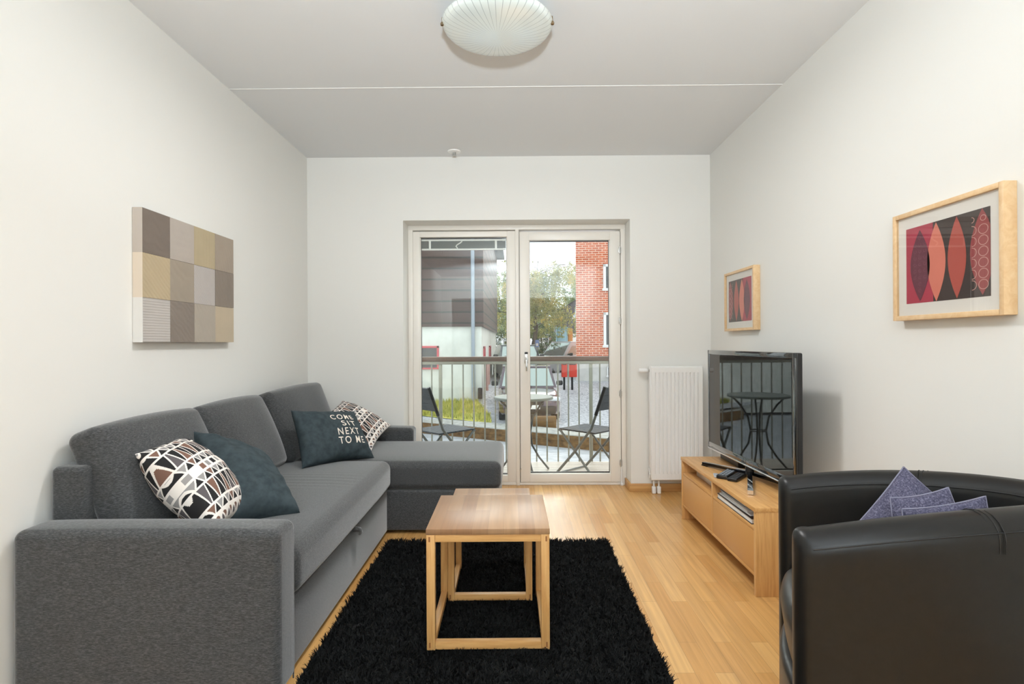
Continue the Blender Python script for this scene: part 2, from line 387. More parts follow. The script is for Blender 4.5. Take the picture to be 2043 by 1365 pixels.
part('nozzle', MB().tube([(-.446, 4.06, ZC - .012), (-.446, 4.06, ZC - .032)], .009, 12).lathe([(0, ZC - .034), (.016, ZC - .034), (.016, ZC - .031), (0, ZC - .031)], 16, (-.446, 4.06, 0))
     .tube([(-.456, 4.06, ZC - .012), (-.460, 4.06, ZC - .022), (-.450, 4.06, ZC - .033)], .002, 6).tube([(-.436, 4.06, ZC - .012), (-.432, 4.06, ZC - .022), (-.442, 4.06, ZC - .033)], .002, 6), M_steel, sk, 'metal spray nozzle')

# ------------------------------------------------------------------ radiator
rd = thing('radiator', 'tall white ribbed panel radiator on the wall beside the balcony door', 'radiator', (1.175, 4.12, 0))
RX0, RX1, RZ0, RZ1, RY = .986, 1.366, .104, .936, 4.085
pn = MB(); nx = 12; st = (RX1 - RX0 - .04) / nx
xs = [RX0, RX0 + .018]; prof = [(RX0, RY + .008), (RX0 + .004, RY), (RX0 + .02, RY)]
for i in range(nx):
    x = RX0 + .02 + i * st
    prof += [(x + st * .30, RY), (x + st * .42, RY + .009), (x + st * .58, RY + .009), (x + st * .70, RY)]
prof += [(RX1 - .02, RY), (RX1 - .004, RY), (RX1, RY + .008)]
rows = [(RZ0, 0, .008), (RZ0 + .006, 0, 0), (RZ0 + .05, 0, 0), (RZ0 + .075, 1, 0), (RZ1 - .06, 1, 0), (RZ1 - .04, 0, 0), (RZ1 - .006, 0, 0), (RZ1, 0, .008)]
vs = []; fs = []
for (z, g, d) in rows:
    for (x, y) in prof: vs.append((x, (y - RY) * (g if 0 < (y - RY) and x > RX0 + .01 and x < RX1 - .01 else 1) + RY + d, z))
n = len(prof)
for j in range(len(rows) - 1):
    for i in range(n - 1): fs.append((j * n + i, j * n + i + 1, (j + 1) * n + i + 1, (j + 1) * n + i))
pn.add(vs, fs)
pn.box(RX0 + .002, RX1 - .002, RY + .010, RY + .02, RZ0 + .004, RZ1 - .004)
part('panel', pn, M_white, rd, sharp=25)
part('back_panel', MB().rbox(RX0 + .01, RX1 - .01, RY + .045, RY + .065, RZ0 + .02, RZ1 - .01, .004), M_white, rd)
gr = MB().rbox(RX0 - .002, RX1 + .002, RY + .006, RY + .066, RZ1 - .002, RZ1 + .006, .002)
gr.rbox(RX0 - .004, RX0 + .003, RY + .012, RY + .062, RZ0 + .02, RZ1, .002).rbox(RX1 - .003, RX1 + .004, RY + .012, RY + .062, RZ0 + .02, RZ1, .002)
part('top_grille', gr, M_white, rd)
part('bracket', MB().rbox(RX0 + .05, RX0 + .07, RY + .06, YB, .3, .8, .002).rbox(RX1 - .07, RX1 - .05, RY + .06, YB, .3, .8, .002), M_white, rd)
vl = part('thermostat_valve', MB().tube([(.905, RY + .03, .909), (.908, RY + .03, .909), (.945, RY + .03, .909), (.96, RY + .03, .909), (.968, RY + .03, .909)], [.014, .0165, .0175, .0165, .012], 18), M_white, rd)
part('collar', MB().tube([(.966, RY + .03, .909), (.986, RY + .03, .909)], .010, 14), M_steel, vl)
part('vent_plug', MB().tube([(.972, RY + .03, .15), (.986, RY + .03, .15)], .009, 12).rbox(.972, .978, RY + .02, RY + .04, .12, .19, .002), M_white, rd)
for x in (1.012, 1.049):
    pp = part('pipe', MB().tube([(x, RY + .04, RZ0 + .005), (x, RY + .04, .0)], .0075, 12), M_white, rd)
    part('pipe_collar', MB().rbox(x - .014, x + .014, RY + .026, RY + .054, 0, .052, .006, 2), M_white, pp)

# ------------------------------------------------------------------ corner sofa
sf = thing('corner_sofa', 'charcoal grey fabric corner sofa with chaise along the left wall', 'sofa', (-1.15, 2.9, 0))
def puff(px=0, py=0, pz=0, pos=True):
    def f(p, h):
        u = [max(-1, min(1, p[a] / h[a])) for a in range(3)]
        q = list(p)
        for a, amt in ((0, px), (1, py), (2, pz)):
            if amt:
                o = [i for i in range(3) if i != a]
                g = (1 - u[o[0]] ** 4) * (1 - u[o[1]] ** 4)
                if u[a] > 0: q[a] += amt * g * max(0, u[a])
                elif not pos: q[a] -= amt * g * max(0, -u[a])
        return q
    return f
part('arm', MB().rbox(-1.558, -.731, 1.695, 1.838, .03, .545, .028, 4, (14, 3, 8), fn=puff(0, 0, .006)), M_fab, sf)
part('arm', MB().rbox(-1.558, -.745, 3.995, 4.14, .03, .508, .028, 4, (14, 3, 8), fn=puff(0, 0, .006)), M_fab, sf)
part('back_frame', MB().rbox(-1.558, -1.445, 1.842, 3.992, .03, .712, .02, 3, (2, 20, 6)), M_fab, sf)
part('seat_base', MB().rbox(-1.44, -.760, 1.842, 3.252, .02, .270, .012, 3, (2, 4, 2)), M_fab, sf)
part('chaise_base', MB().rbox(-1.44, -.108, 3.262, 3.990, .02, .254, .012, 3, (4, 2, 2)), M_fab, sf)
def seatfn(p, h):
    q = puff(.012, .0, .014)(p, h)
    # a few soft creases across the used seat
    yy = p[1] - .18
    if p[2] > 0:
        g = math.exp(-(yy / .12) ** 2) * max(0, 1 - abs(p[0] / h[0] + .05) ** 3)
        q[2] += .004 * g * math.sin(yy * 120 + 6 * p[0])
    return q
part('seat_cushion', MB().rbox(-1.43, -.735, 1.842, 3.252, .272, .438, .045, 5, (16, 60, 3), fn=seatfn), M_fabt, sf)
part('chaise_cushion', MB().rbox(-1.43, -.095, 3.258, 3.992, .257, .420, .042, 5, (30, 16, 3), fn=puff(.008, .004, .012)), M_fabt, sf)
def bcush(y0, y1, dx, dz, lean=21, hgt=.42, seed=0):
    hw = (y1 - y0) / 2
    def f(p, h):
        u, v, t = p[0] / h[0], p[1] / h[1], p[2] / h[2]
        q = list(p)
        g = (1 - abs(v) ** 3.5) * (1 - abs(t * .92 + .05) ** 3)
        if u > 0: q[0] += .05 * g * u
        q[2] += .012 * (1 - v * v) * max(0, t)               # crowned top
        q[0] += .004 * math.sin(9 * p[2] + seed) * max(0, u)
        return q
    m = MB().rbox(-.058, .058, -hw, hw, -hgt / 2, hgt / 2, .035, 5, (3, 16, 14), fn=f)
    m.xf(Matrix.Translation((-1.425 + dx, (y0 + y1) / 2, .626 + dz)) @ Matrix.Rotation(rad(-lean), 4, 'Y'))
    return part('back_cushion', m, M_fab, sf)
bcush(1.885, 2.515, .0, .0, seed=1)
bcush(2.520, 3.150, .002, .0, seed=2.5)
bcush(3.155, 3.985, .035, .004, 19, .43, seed=4)
part('pull_strap', MB().tube([(-.752, 2.53, .272), (-.735, 2.54, .271), (-.728, 2.56, .262), (-.729, 2.58, .245), (-.737, 2.6, .232)], [.012, .012, .012, .011, .009], 10), M_fabt, sf, 'grey loop for pulling out the bed')
sm = MB()
for pth in ([(-1.53, 1.7, .516), (-.765, 1.7, .516)], [(-.733, 1.722, .03), (-.733, 1.722, .515)], [(-.733, 1.812, .03), (-.733, 1.812, .515)]):
    sm.tube(pth, .0025, 6)
part('seam', sm, M_fab, sf)

# ------------------------------------------------------------------ scatter cushions
def pattern(u, v):
    """geometric print: bands of interlocking triangles, long wedges, squares and half discs -> material slot"""
    bands = ((.00, .09, 't'), (.09, .18, 't'), (.18, .37, 'w'), (.37, .46, 't'), (.46, .54, 's'), (.54, .63, 't'), (.63, .82, 'w'), (.82, .91, 't'), (.91, 1.01, 'd'))
    for i, (a, b_, kind) in enumerate(bands):
        if a <= v < b_: break
    t = (v - a) / (b_ - a); mg = .009 / (b_ - a)
    if t < mg or t > 1 - mg: return 0
    if kind in 'tw':
        per, amp, gap = (.058, .46, .15) if kind == 't' else (.058, .30, .11)
        c = u / per + (.37 * i) % 1
        for k in (int(math.floor(c)) - 1, int(math.floor(c)), int(math.floor(c)) + 1):
            sg = 1 if k % 2 else -1
            lo, hi = k + amp * (2 * t - 1) * sg, k + 1 - amp * (2 * t - 1) * sg
            if lo + gap < c < hi - gap:
                return ((1, 2, 1, 3, 1, 2) if kind == 't' else (1, 3, 1, 1, 3, 1, 4))[(k + 2 * i) % (6 if kind == 't' else 7)]
        return 0
    if kind == 's':
        c = u / .10; k = int(math.floor(c)); q = c - k
        return (2, 0, 3, 2, 1)[k % 5] if abs(q - .5) < .33 and abs(t - .5) < .36 else 0
    c = u / .125; k = int(math.floor(c)); q = c - k
    if (q - .5) ** 2 * .9 + (t - .5) ** 2 * 1.1 < .10: return 0 if abs(q - t) < .09 else 3 if q > t else 4
    return 0

def pillow_surface(C4, thick, pinch=.09, seed=0, wr=.006, power=.5, flip=1):
    A, B, Cc, D = [Vector(c) for c in C4]         # u runs A->B (and D->C), v runs A->D
    nrm = ((Cc - A).cross(B - D)).normalized() * flip
    def P(u, v, s):
        uu = u * (1 - pinch * u * u * (1 - v * v)); vv = v * (1 - pinch * v * v * (1 - u * u))
        a, b_ = (uu + 1) / 2, (vv + 1) / 2
        p = A * (1 - a) * (1 - b_) + B * a * (1 - b_) + Cc * a * b_ + D * (1 - a) * b_
        e = max(0, (1 - u * u) * (1 - v * v))
        z = thick / 2 * e ** power
        c = abs(u * v)
        z += wr * e ** .5 * (math.sin(7 * u + 3 * v + seed) * math.sin(5 * v - 4 * u + seed * 2) + .7 * math.sin(15 * u * v + 9 * v + seed)) * (.4 + c)
        return p + nrm * s * max(z, .0015)
    return P
def pillow(name, label, C4, thick, mats, n=36, pat=None, pinch=.09, seed=0, wr=.006, power=.5, flip=1, piping=None, group=None, lettering=False):
    P = pillow_surface(C4, thick, pinch, seed, wr, power, flip)
    m = MB(); q = [math.sin((2 * i / n - 1) * math.pi / 2) * .35 + (2 * i / n - 1) * .65 for i in range(n + 1)]
    ids = {}
    def vid(i, j, s):
        if i in (0, n) or j in (0, n): s = 0
        k = (i, j, s)
        if k not in ids: ids[k] = len(m.v); m.v.append(tuple(P(q[i], q[j], s)))
        return ids[k]
    for s in (1, -1):
        for i in range(n):
            for j in range(n):
                f = (vid(i, j, s), vid(i + 1, j, s), vid(i + 1, j + 1, s), vid(i, j + 1, s))
                m.f.append(f if s * flip < 0 else f[::-1])
                m.m.append(pat(((q[i] + q[i + 1]) / 2 + 1) / 2, ((q[j] + q[j + 1]) / 2 + 1) / 2) if pat else 0)
    c = sum((Vector(p) for p in C4), Vector()) / 4
    if not piping and not lettering:
        o = mk(name, m, mats, None, off=c, sharp=80); o.location = c; return tag(o, label, 'cushion', group), P
    t = thing(name, label, 'cushion', c, 0, group)
    part('cover', m, mats, t, sharp=80)
    if piping:
        pts = [P(q[i], -1, 0) for i in range(n)] + [P(1, q[j], 0) for j in range(n)] + [P(q[n - i], 1, 0) for i in range(n)] + [P(-1, q[n - j], 0) for j in range(n + 1)]
        part('piping', MB().tube(pts, .0017, 6, cap=False), piping, t)
    return t, P

pm = [PW, PB, PG, PN, PC]
pillow('scatter_cushion', 'black, white and brown geometric cushion behind the near sofa arm', [(-1.345, 1.95, .735), (-1.40, 2.26, .735), (-1.035, 2.18, .462), (-1.02, 1.875, .49)], .215, pm, 260, pattern, .10, .4, .006, .5, 1)
pillow('scatter_cushion', 'plain slate green cushion slumped behind the near geometric one', [(-1.375, 2.34, .752), (-1.15, 2.52, .60), (-.86, 2.20, .452), (-1.08, 1.99, .47)], .20, M_teal, 48, None, .09, 1.7, .008, .42, 1)
pt, PP = pillow('scatter_cushion', 'slate green cushion printed with cream lettering', [(-1.262, 3.10, .748), (-1.035, 3.53, .690), (-.862, 3.36, .428), (-1.15, 2.965, .452)], .17, M_teal, 48, None, .10, 3.1, .008, .45, 1, lettering=True)
pillow('scatter_cushion', 'black and white geometric cushion behind the lettered one', [(-1.27, 3.60, .64), (-1.235, 3.93, .715), (-.885, 3.90, .545), (-.93, 3.55, .435)], .17, pm, 200, pattern, .08, 5, .004, .5, 1)
def text_mesh(body, size, offset=0.0, cx=1.0):
    cu = bpy.data.curves.new('lettering', 'FONT'); cu.body = body; cu.size = size; cu.align_x = 'LEFT'; cu.offset = offset
    cu.resolution_u = 4; cu.space_character = cx
    o = bpy.data.objects.new('lettering', cu); COL.objects.link(o)
    dg = bpy.context.evaluated_depsgraph_get(); me = bpy.data.meshes.new_from_object(o.evaluated_get(dg))
    v = [tuple(p.co) for p in me.vertices]; f = [tuple(p.vertices) for p in me.polygons]
    bpy.data.objects.remove(o); bpy.data.curves.remove(cu); bpy.data.meshes.remove(me)
    return v, f
lt = MB()
for body, u0, u1, v0, v1 in (('COME', -.16, .58, -.62, -.40), ('SIT', .08, .56, -.33, -.10), ('NEXT', -.10, .60, -.03, .21), ('TO ME', -.12, .70, .28, .54)):
    v, f = text_mesh(body, 1.0, .008, 1.3)
    x0, x1 = min(p[0] for p in v), max(p[0] for p in v); y0, y1 = min(p[1] for p in v), max(p[1] for p in v)
    nv = []
    for p in v:
        uu = u0 + (u1 - u0) * (p[0] - x0) / (x1 - x0); vv = v1 + (v0 - v1) * (p[1] - y0) / (y1 - y0)
        a = PP(uu, vv, 1); nn = (PP(uu, vv, 1) - PP(uu, vv, -1)).normalized(); nv.append(a + nn * .0025)
    lt.add(nv, f)
part('lettering', lt, M_letter, pt, 'cream words COME SIT NEXT TO ME', smooth=False)

# ------------------------------------------------------------------ nest of tables
def table(name, label, x0, x1, y0, y1, H, lg, rz):
    cx, cy = (x0 + x1) / 2, (y0 + y1) / 2
    t = thing(name, label, 'table', (cx, cy, 0), rad(rz)); a, c = (x1 - x0) / 2, (y1 - y0) / 2; g = .0015; z0 = .028
    part('tabletop', MB().rbox(-a, a, -c, c, H - .021, H, .002), M_ttop, t, world=False)
    for sx in (-1, 1):
        for sy in (-1, 1):
            xx = sx * (a - g - lg / 2); yy = sy * (c - g - lg / 2)
            l = part('leg', MB().rbox(xx - lg / 2, xx + lg / 2, yy - lg / 2, yy + lg / 2, z0, H - .021, .0015), M_oakv, t, world=False)
            if sy < 0:
                for zz in (H - .037, z0 + .018):
                    part('tenon', MB().box(xx + sx * .004 - .003, xx + sx * .004 + .003, yy - lg / 2 - .0006, yy - lg / 2 + .001, zz - .009, zz + .009), M_endgrain, l, world=False, smooth=False)
    yy = -(c - g - lg / 2); xi = a - g - lg
    part('top_rail', MB().rbox(-xi, xi, yy - lg / 2 + .003, yy + lg / 2 - .003, H - .021 - .027, H - .021, .0015), M_oakx, t, world=False)
    part('bottom_rail', MB().rbox(-xi, xi, yy - lg / 2 + .001, yy + lg / 2 - .001, z0 + .002, z0 + .028, .0015), M_oakx, t, world=False)
    for sx in (-1, 1):
        xx = sx * (a - g - lg / 2)
        part('side_rail', MB().rbox(xx - lg / 2 + .002, xx + lg / 2 - .002, -(c - g - lg), c - g - lg, z0 + .002, z0 + .028, .0015), M_oakh, t, world=False)
        part('side_top_rail', MB().rbox(xx - lg / 2 + .002, xx + lg / 2 - .002, -(c - g - lg), c - g - lg, H - .021 - .02, H - .021, .0015), M_oakh, t, world=False)
    return t
table('nesting_table', 'larger square oak table of the nest, nearest the camera', -.328, .113, 1.977, 2.418, .459, .030, .7)
table('nesting_table', 'smaller oak table tucked under the back of the larger one', -.298, .062, 2.352, 2.718, .410, .027, .7)

# ------------------------------------------------------------------ black shag rug
rg = thing('shag_rug', 'rectangular black shag rug under the oak tables', 'rug', (-.11, 2.1, 0))
RGX0, RGX1, RGY0, RGY1 = -.725, .505, 1.12, 3.105
part('backing', MB().rbox(RGX0, RGX1, RGY0, RGY1, .0, .012, .004), M_rugb, rg)
def shag():
    rs = np.random.RandomState(5); N = 30000
    cx = rs.uniform(RGX0 + .004, RGX1 - .004, N); cy = rs.uniform(RGY0 + .004, RGY1 - .004, N)
    B = 5
    bx = np.repeat(cx, B) + rs.normal(0, .0025, N * B); by = np.repeat(cy, B) + rs.normal(0, .0025, N * B)
    ta = np.repeat(rs.uniform(0, 2 * np.pi, N), B) + rs.normal(0, .5, N * B)
    ln = np.repeat(rs.uniform(.022, .034, N), B) * rs.uniform(.8, 1.15, N * B)
    tilt = np.repeat(rs.uniform(.35, 1.0, N), B) + rs.normal(0, .15, N * B)
    wd = rs.uniform(.0011, .0019, N * B); sa = rs.uniform(0, 2 * np.pi, N * B)
    sx, sy = np.cos(sa) * wd, np.sin(sa) * wd
    V = []
    z = np.full(N * B, .008); x, y = bx.copy(), by.copy()
    for k in range(4):
        wk = (1, 1.1, .95, .45)[k]
        V.append(np.stack([x - sx * wk, y - sy * wk, z], 1)); V.append(np.stack([x + sx * wk, y + sy * wk, z], 1))
        a = tilt * (.25 + .5 * k)
        x = x + np.sin(a) * np.cos(ta) * ln / 3; y = y + np.sin(a) * np.sin(ta) * ln / 3; z = z + np.cos(a) * ln / 3
    V = np.stack(V, 1).reshape(-1, 3)                 # 8 verts per blade
    V[:, 2] = np.maximum(V[:, 2], .004)
    o = rg.location; V = V - np.array([o[0], o[1], o[2]])
    base = np.arange(N * B)[:, None] * 8
    F = np.concatenate([base + np.array([[2 * k, 2 * k + 1, 2 * k + 3, 2 * k + 2]]) for k in range(3)], 1).reshape(-1, 4)
    me = bpy.data.meshes.new('pile'); me.vertices.add(len(V)); me.vertices.foreach_set('co', V.astype(np.float32).ravel())
    me.loops.add(F.size); me.loops.foreach_set('vertex_index', F.astype(np.int32).ravel())
    me.polygons.add(len(F)); me.polygons.foreach_set('loop_start', np.arange(0, F.size, 4, dtype=np.int32))
    me.polygons.foreach_set('use_smooth', np.ones(len(F), dtype=bool))
    me.update(calc_edges=True); me.materials.append(M_pile)
    ob = bpy.data.objects.new('pile', me); COL.objects.link(ob); ob.parent = rg; ob['kind'] = 'stuff'
shag()

# ------------------------------------------------------------------ TV bench
bx0, bx1, by0, by1, bh = 1.045, 1.440, 2.447, 3.546, .390
tb = thing('tv_bench', 'low oak TV bench with two open niches against the right wall', 'tv bench', (1.24, 3.0, 0))
part('top', MB().rbox(bx0 - .004, bx1, by0 - .002, by1 + .002, bh - .020, bh, .0015), M_oakh, tb)
part('side_panel', MB().rbox(bx0, bx1, by0, by0 + .022, 0, bh - .020, .0012), M_oakv, tb)
part('side_panel', MB().rbox(bx0, bx1, by1 - .022, by1, 0, bh - .020, .0012), M_oakv, tb)
ym = (by0 + by1) / 2
part('divider', MB().rbox(bx0 + .001, bx1 - .01, ym - .009, ym + .009, .082, bh - .020, .001), M_oakv, tb)
part('back_panel', MB().box(bx1 - .012, bx1 - .004, by0 + .022, by1 - .022, .082, bh - .02), M_oakh, tb, smooth=False)
part('bottom_panel', MB().rbox(bx0 + .002, bx1 - .012, by0 + .022, by1 - .022, .082, .098, .001), M_oakh, tb)
part('plinth', MB().rbox(bx0 + .16, bx0 + .178, by0 + .022, by1 - .022, 0, .082, .001), M_oakh, tb)
for (a, c) in ((by0 + .0235, ym - .010), (ym + .010, by1 - .0235)):
    part('niche_shelf', MB().rbox(bx0 + .003, bx1 - .012, a, c, .283, .296, .001), M_oakh, tb)
    part('flap_door', MB().rbox(bx0 + .002, bx0 + .020, a, c, .100, .281, .0012), M_flap, tb)
# things in the niches
dv = thing('dvd_player', 'slim silver disc player in the far niche of the TV bench', 'disc player', (1.2, 3.2, .296))
part('case', MB().rbox(1.10, 1.38, 3.02, 3.42, .300, .352, .003), M_steel, dv)
part('foot', MB().rbox(1.12, 1.36, 3.04, 3.40, .296, .300, .001), M_black, dv)
M_paper = mat('page_edges', S(232, 230, 226), .8)
mags = [('hardcover_book', 'thick black hardcover book at the bottom of the stack in the bench niche', 'book', .026, (.015, .013, .012, 1), (2.515, 2.945, 1.055), .0),
        ('magazine', 'pale magazine lying directly on the black hardcover book', 'magazine', .007, S(205, 203, 200), (2.55, 2.93, 1.062), .5),
        ('magazine', 'white magazine in the middle of the niche stack', 'magazine', .006, S(235, 233, 230), (2.58, 2.92, 1.066), -1.2),
        ('magazine', 'grey covered magazine just below the topmost one', 'magazine', .006, S(150, 150, 152), (2.60, 2.935, 1.07), 1.5),
        ('magazine', 'dark glossy magazine topmost in the niche stack', 'magazine', .008, S(48, 44, 44), (2.62, 2.95, 1.072), -.8)]
z = .2965
for (nm, lb, ct, th, cc, (y0, y1, x0), rot) in mags:
    cm = mat('cover_' + nm, cc, .3)
    t = thing(nm, lb, ct, (x0 + .14, (y0 + y1) / 2, z), rad(rot)); hw = (y1 - y0) / 2; cv = .003 if 'hard' in nm else .0012
    part('cover', MB().rbox(-.14, .14, -hw, hw, 0, cv, .0006).rbox(-.14, .14, -hw, hw, th - cv, th, .0006).rbox(.135, .14, -hw, hw, 0, th, .0006), cm, t, world=False)
    part('pages', MB().box(-.137, .134, -hw + .003, hw - .003, cv, th - cv), M_paper, t, world=False, smooth=False)
    z += th + .0004
# remotes
M_btn = mat('grey_buttons', S(150, 158, 168), .5)
def remote(label, p0, p1, wd, hh, body, btn, nb):
    d = Vector((p1[0] - p0[0], p1[1] - p0[1])); ln = d.length; ang = math.atan2(d.y, d.x)
    t = thing('remote_control', label, 'remote', ((p0[0] + p1[0]) / 2, (p0[1] + p1[1]) / 2, bh), ang)
    part('body', MB().rbox(-ln / 2, ln / 2, -wd / 2, wd / 2, .0004, hh, .005, 2), body, t, world=False)
    k = MB()
    for i in range(nb):
        for j in range(3):
            x = -ln / 2 + ln * (.12 + .76 * i / max(1, nb - 1)); y = (j - 1) * wd * .28
            k.rbox(x - ln * .028, x + ln * .028, y - wd * .10, y + wd * .10, hh - .001, hh + .0018, .001)
    part('buttons', k, btn, t, world=False)
remote('black remote with pale grey buttons on the TV bench', (1.085, 2.960), (1.205, 3.115), .058, .020, M_black, M_btn, 7)
remote('dark slim remote between the pale-buttoned one and the TV foot', (1.118, 2.905), (1.225, 3.035), .050, .018, M_black, mat('dark_buttons', S(60, 62, 64), .5), 8)
remote('tiny silver remote near the front edge of the TV bench', (1.071, 2.99), (1.092, 3.07), .026, .007, mat('silver_plastic', S(190, 192, 194), .35), M_btn, 4)
sb = MB().rbox(1.275, 1.425, 3.22, 3.50, bh + .001, bh + .050, .006, 2)
solo('set_top_box', sb, M_black, 'black box on the bench behind the far end of the TV', 'set-top box')

# ------------------------------------------------------------------ TV
tv = thing('television', 'large black flat screen TV on a four-legged chrome stand', 'tv', (1.24, 3.01, bh), rad(2.2))
ty0, ty1, tz0, tz1, tx = 2.487, 3.512, .462, 1.068, 1.222
part('housing', MB().rbox(tx + .004, tx + .035, ty0, ty1, tz0, tz1, .008, 3).rbox(tx + .03, tx + .075, ty0 + .2, ty1 - .2, tz0 + .1, tz1 - .12, .02, 3), M_black, tv)
bz = MB(); e = .026
bz.rbox(tx, tx + .008, ty0, ty0 + e, tz0, tz1, .003).rbox(tx, tx + .008, ty1 - e, ty1, tz0, tz1, .003)
bz.rbox(tx, tx + .008, ty0, ty1, tz1 - e, tz1, .003).rbox(tx, tx + .008, ty0, ty1, tz0, tz0 + .036, .003)
part('bezel', bz, mat('piano_black', (.01, .0105, .011, 1), .05, Coat_Weight=1.0), tv)
M_screen = mat('glass_screen', (.006, .0065, .0065, 1), .015, spec=.75)
part('screen', MB().box(tx + .002, tx + .006, ty0 + e - .002, ty1 - e + .002, tz0 + .034, tz1 - e + .002), M_screen, tv, smooth=False)
part('chrome_lip', MB().rbox(tx - .003, tx + .012, ty0, ty1, tz0 - .007, tz0 + .001, .002), M_chrome, tv, 'chrome strip along the lower edge')
v, f = text_mesh('SAMSUNG', .019, .0004, 1.1); xm = max(p[0] for p in v) / 2
part('logo', MB().add([(tx - .0004, ty1 - .565 - (p[0] - xm), tz0 + .013 + p[1]) for p in v], f), mat('silver_print', S(140, 142, 146), .4), tv, smooth=False)
pv = (1.243, 2.985)
part('stand_neck', MB().tube([(pv[0], pv[1], bh + .02), (pv[0], pv[1], bh + .10)], .022, 16).rbox(pv[0] - .012, pv[0] + .03, pv[1] - .05, pv[1] + .05, bh + .07, tz0 + .14, .006), M_black, tv)
for (dx, dy) in ((-.152, -.335), (-.140, .330), (.140, -.335), (.140, .330)):
    lg = part('stand_leg', MB().bar((pv[0], pv[1], bh + .030), (pv[0] + dx * .94, pv[1] + dy * .94, bh + .013), .024, .016), M_blackgl, tv)
    part('chrome_edge', MB().bar((pv[0], pv[1], bh + .037), (pv[0] + dx * .94, pv[1] + dy * .94, bh + .0205), .0245, .004) if dy > 0 else MB().bar((pv[0] + dx * .90, pv[1] + dy * .90, bh + .0155), (pv[0] + dx * .99, pv[1] + dy * .99, bh + .0135), .026, .020), M_chrome, lg, 'chrome trim')
    part('foot_pad', MB().bar((pv[0] + dx * .86, pv[1] + dy * .86, bh + .004), (pv[0] + dx * .96, pv[1] + dy * .96, bh + .004), .02, .007), M_black, lg)

# ------------------------------------------------------------------ wall pictures
def leaf(cy, w2, z0, z1, n=14, wob=0):
    L_, R_ = [], []
    for i in range(n + 1):
        t = i / n; s = math.sin(math.pi * t) ** .9
        L_.append((cy - w2 * s + wob * math.sin(math.pi * t), z0 + (z1 - z0) * t)); R_.append((cy + w2 * s + wob * math.sin(math.pi * t), z0 + (z1 - z0) * t))
    return L_ + R_[::-1][1:-1]
def ringp(cy, cz, r, th, a0=0, a1=360, n=18):
    o = []; i_ = []
    for q in range(n + 1):
        a = rad(a0 + (a1 - a0) * q / n)
        o.append((cy + r * math.cos(a), cz + r * 1.12 * math.sin(a))); i_.append((cy + (r - th) * math.cos(a), cz + (r - th) * 1.12 * math.sin(a)))
    return o, i_
ART = [mat('ink_' + n_, c, .7) for n_, c in (('crimson', S(172, 58, 76)), ('brownblack', S(62, 50, 46)), ('plum', S(104, 52, 66)), ('salmon', S(214, 124, 104)), ('brick', S(176, 82, 70)), ('rose', S(150, 66, 66)), ('line', S(196, 150, 140)), ('motif', S(128, 74, 86)))]
def picture(label, y0, y1, z0, z1, mirror=False, x=XR):
    t = thing('framed_print', label, 'picture', (x - .02, (y0 + y1) / 2, z0))
    fw, dp = .017, .041; f = MB()
    f.rbox(x - dp, x, y0, y0 + fw, z0, z1, .002).rbox(x - dp, x, y1 - fw, y1, z0, z1, .002)
    f.rbox(x - dp, x, y0 + fw, y1 - fw, z0, z0 + fw, .002).rbox(x - dp, x, y0 + fw, y1 - fw, z1 - fw, z1, .002)
    part('frame', f, M_maple, t)
    xm = x - dp + .012
    part('mount', MB().box(xm, xm + .004, y0 + fw, y1 - fw, z0 + fw, z1 - fw), M_mat, t, smooth=False)
    # print: u 0 at the far end of the wall, 1 at the near end
    pw, ph = .362, .272; cy, cz = (y0 + y1) / 2, (z0 + z1) / 2
    def to(u, v, d): return (xm - d, cy + (.5 - u if not mirror else u - .5) * pw, cz + (v - .5) * ph)
    p = MB()
    def flat(poly, d, m): p.add([to(min(1, u), v_, d) for u, v_ in poly], [tuple(range(len(poly)))], m)
    flat([(0, 0), (.36, 0), (.36, 1), (0, 1)], .0006, 0); flat([(.34, 0), (1, 0), (1, 1), (.34, 1)], .0004, 1)
    flat(leaf(.19, .13, .02, .95), .0010, 2); flat(leaf(.40, .115, 0, .99), .0010, 3); flat(leaf(.645, .105, .01, .99), .0010, 4); flat(leaf(.92, .13, .02, 1.0), .0010, 5)
    for r_ in range(9):
        vv = .16 + r_ * .085; k = 3 if 1 < r_ < 8 else 1
        for c_ in range(k):
            uu = .19 + (c_ - (k - 1) / 2) * .065
            o, i_ = ringp(uu, vv, .02, .006, 20 * r_, 300 + 20 * r_, 8); 
            for q in range(len(o) - 1): flat([o[q], o[q + 1], i_[q + 1], i_[q]], .0013, 7)
    for k in range(7):
        for uu, a0, a1 in ((.93, 0, 360), (.81, -90, 90)):
            o, i_ = ringp(uu, .14 + k * .125, .052 * (1 if k < 6 else .6), .007, a0, a1)
            for q in range(len(o) - 1): flat([o[q], o[q + 1], i_[q + 1], i_[q]], .0013, 6)
    part('print', p, ART, t, 'print of upright red leaf shapes', smooth=False)
    part('glass', MB().box(xm - .006, xm - .004, y0 + fw, y1 - fw, z0 + fw, z1 - fw), M_pglass, t, smooth=False)
picture('larger looking red leaf print in birch frame, nearest on the right wall', 1.630, 2.108, 1.194, 1.586)
picture('red leaf print in birch frame above the TV, by the window wall', 3.338, 3.808, 1.190, 1.580, True)

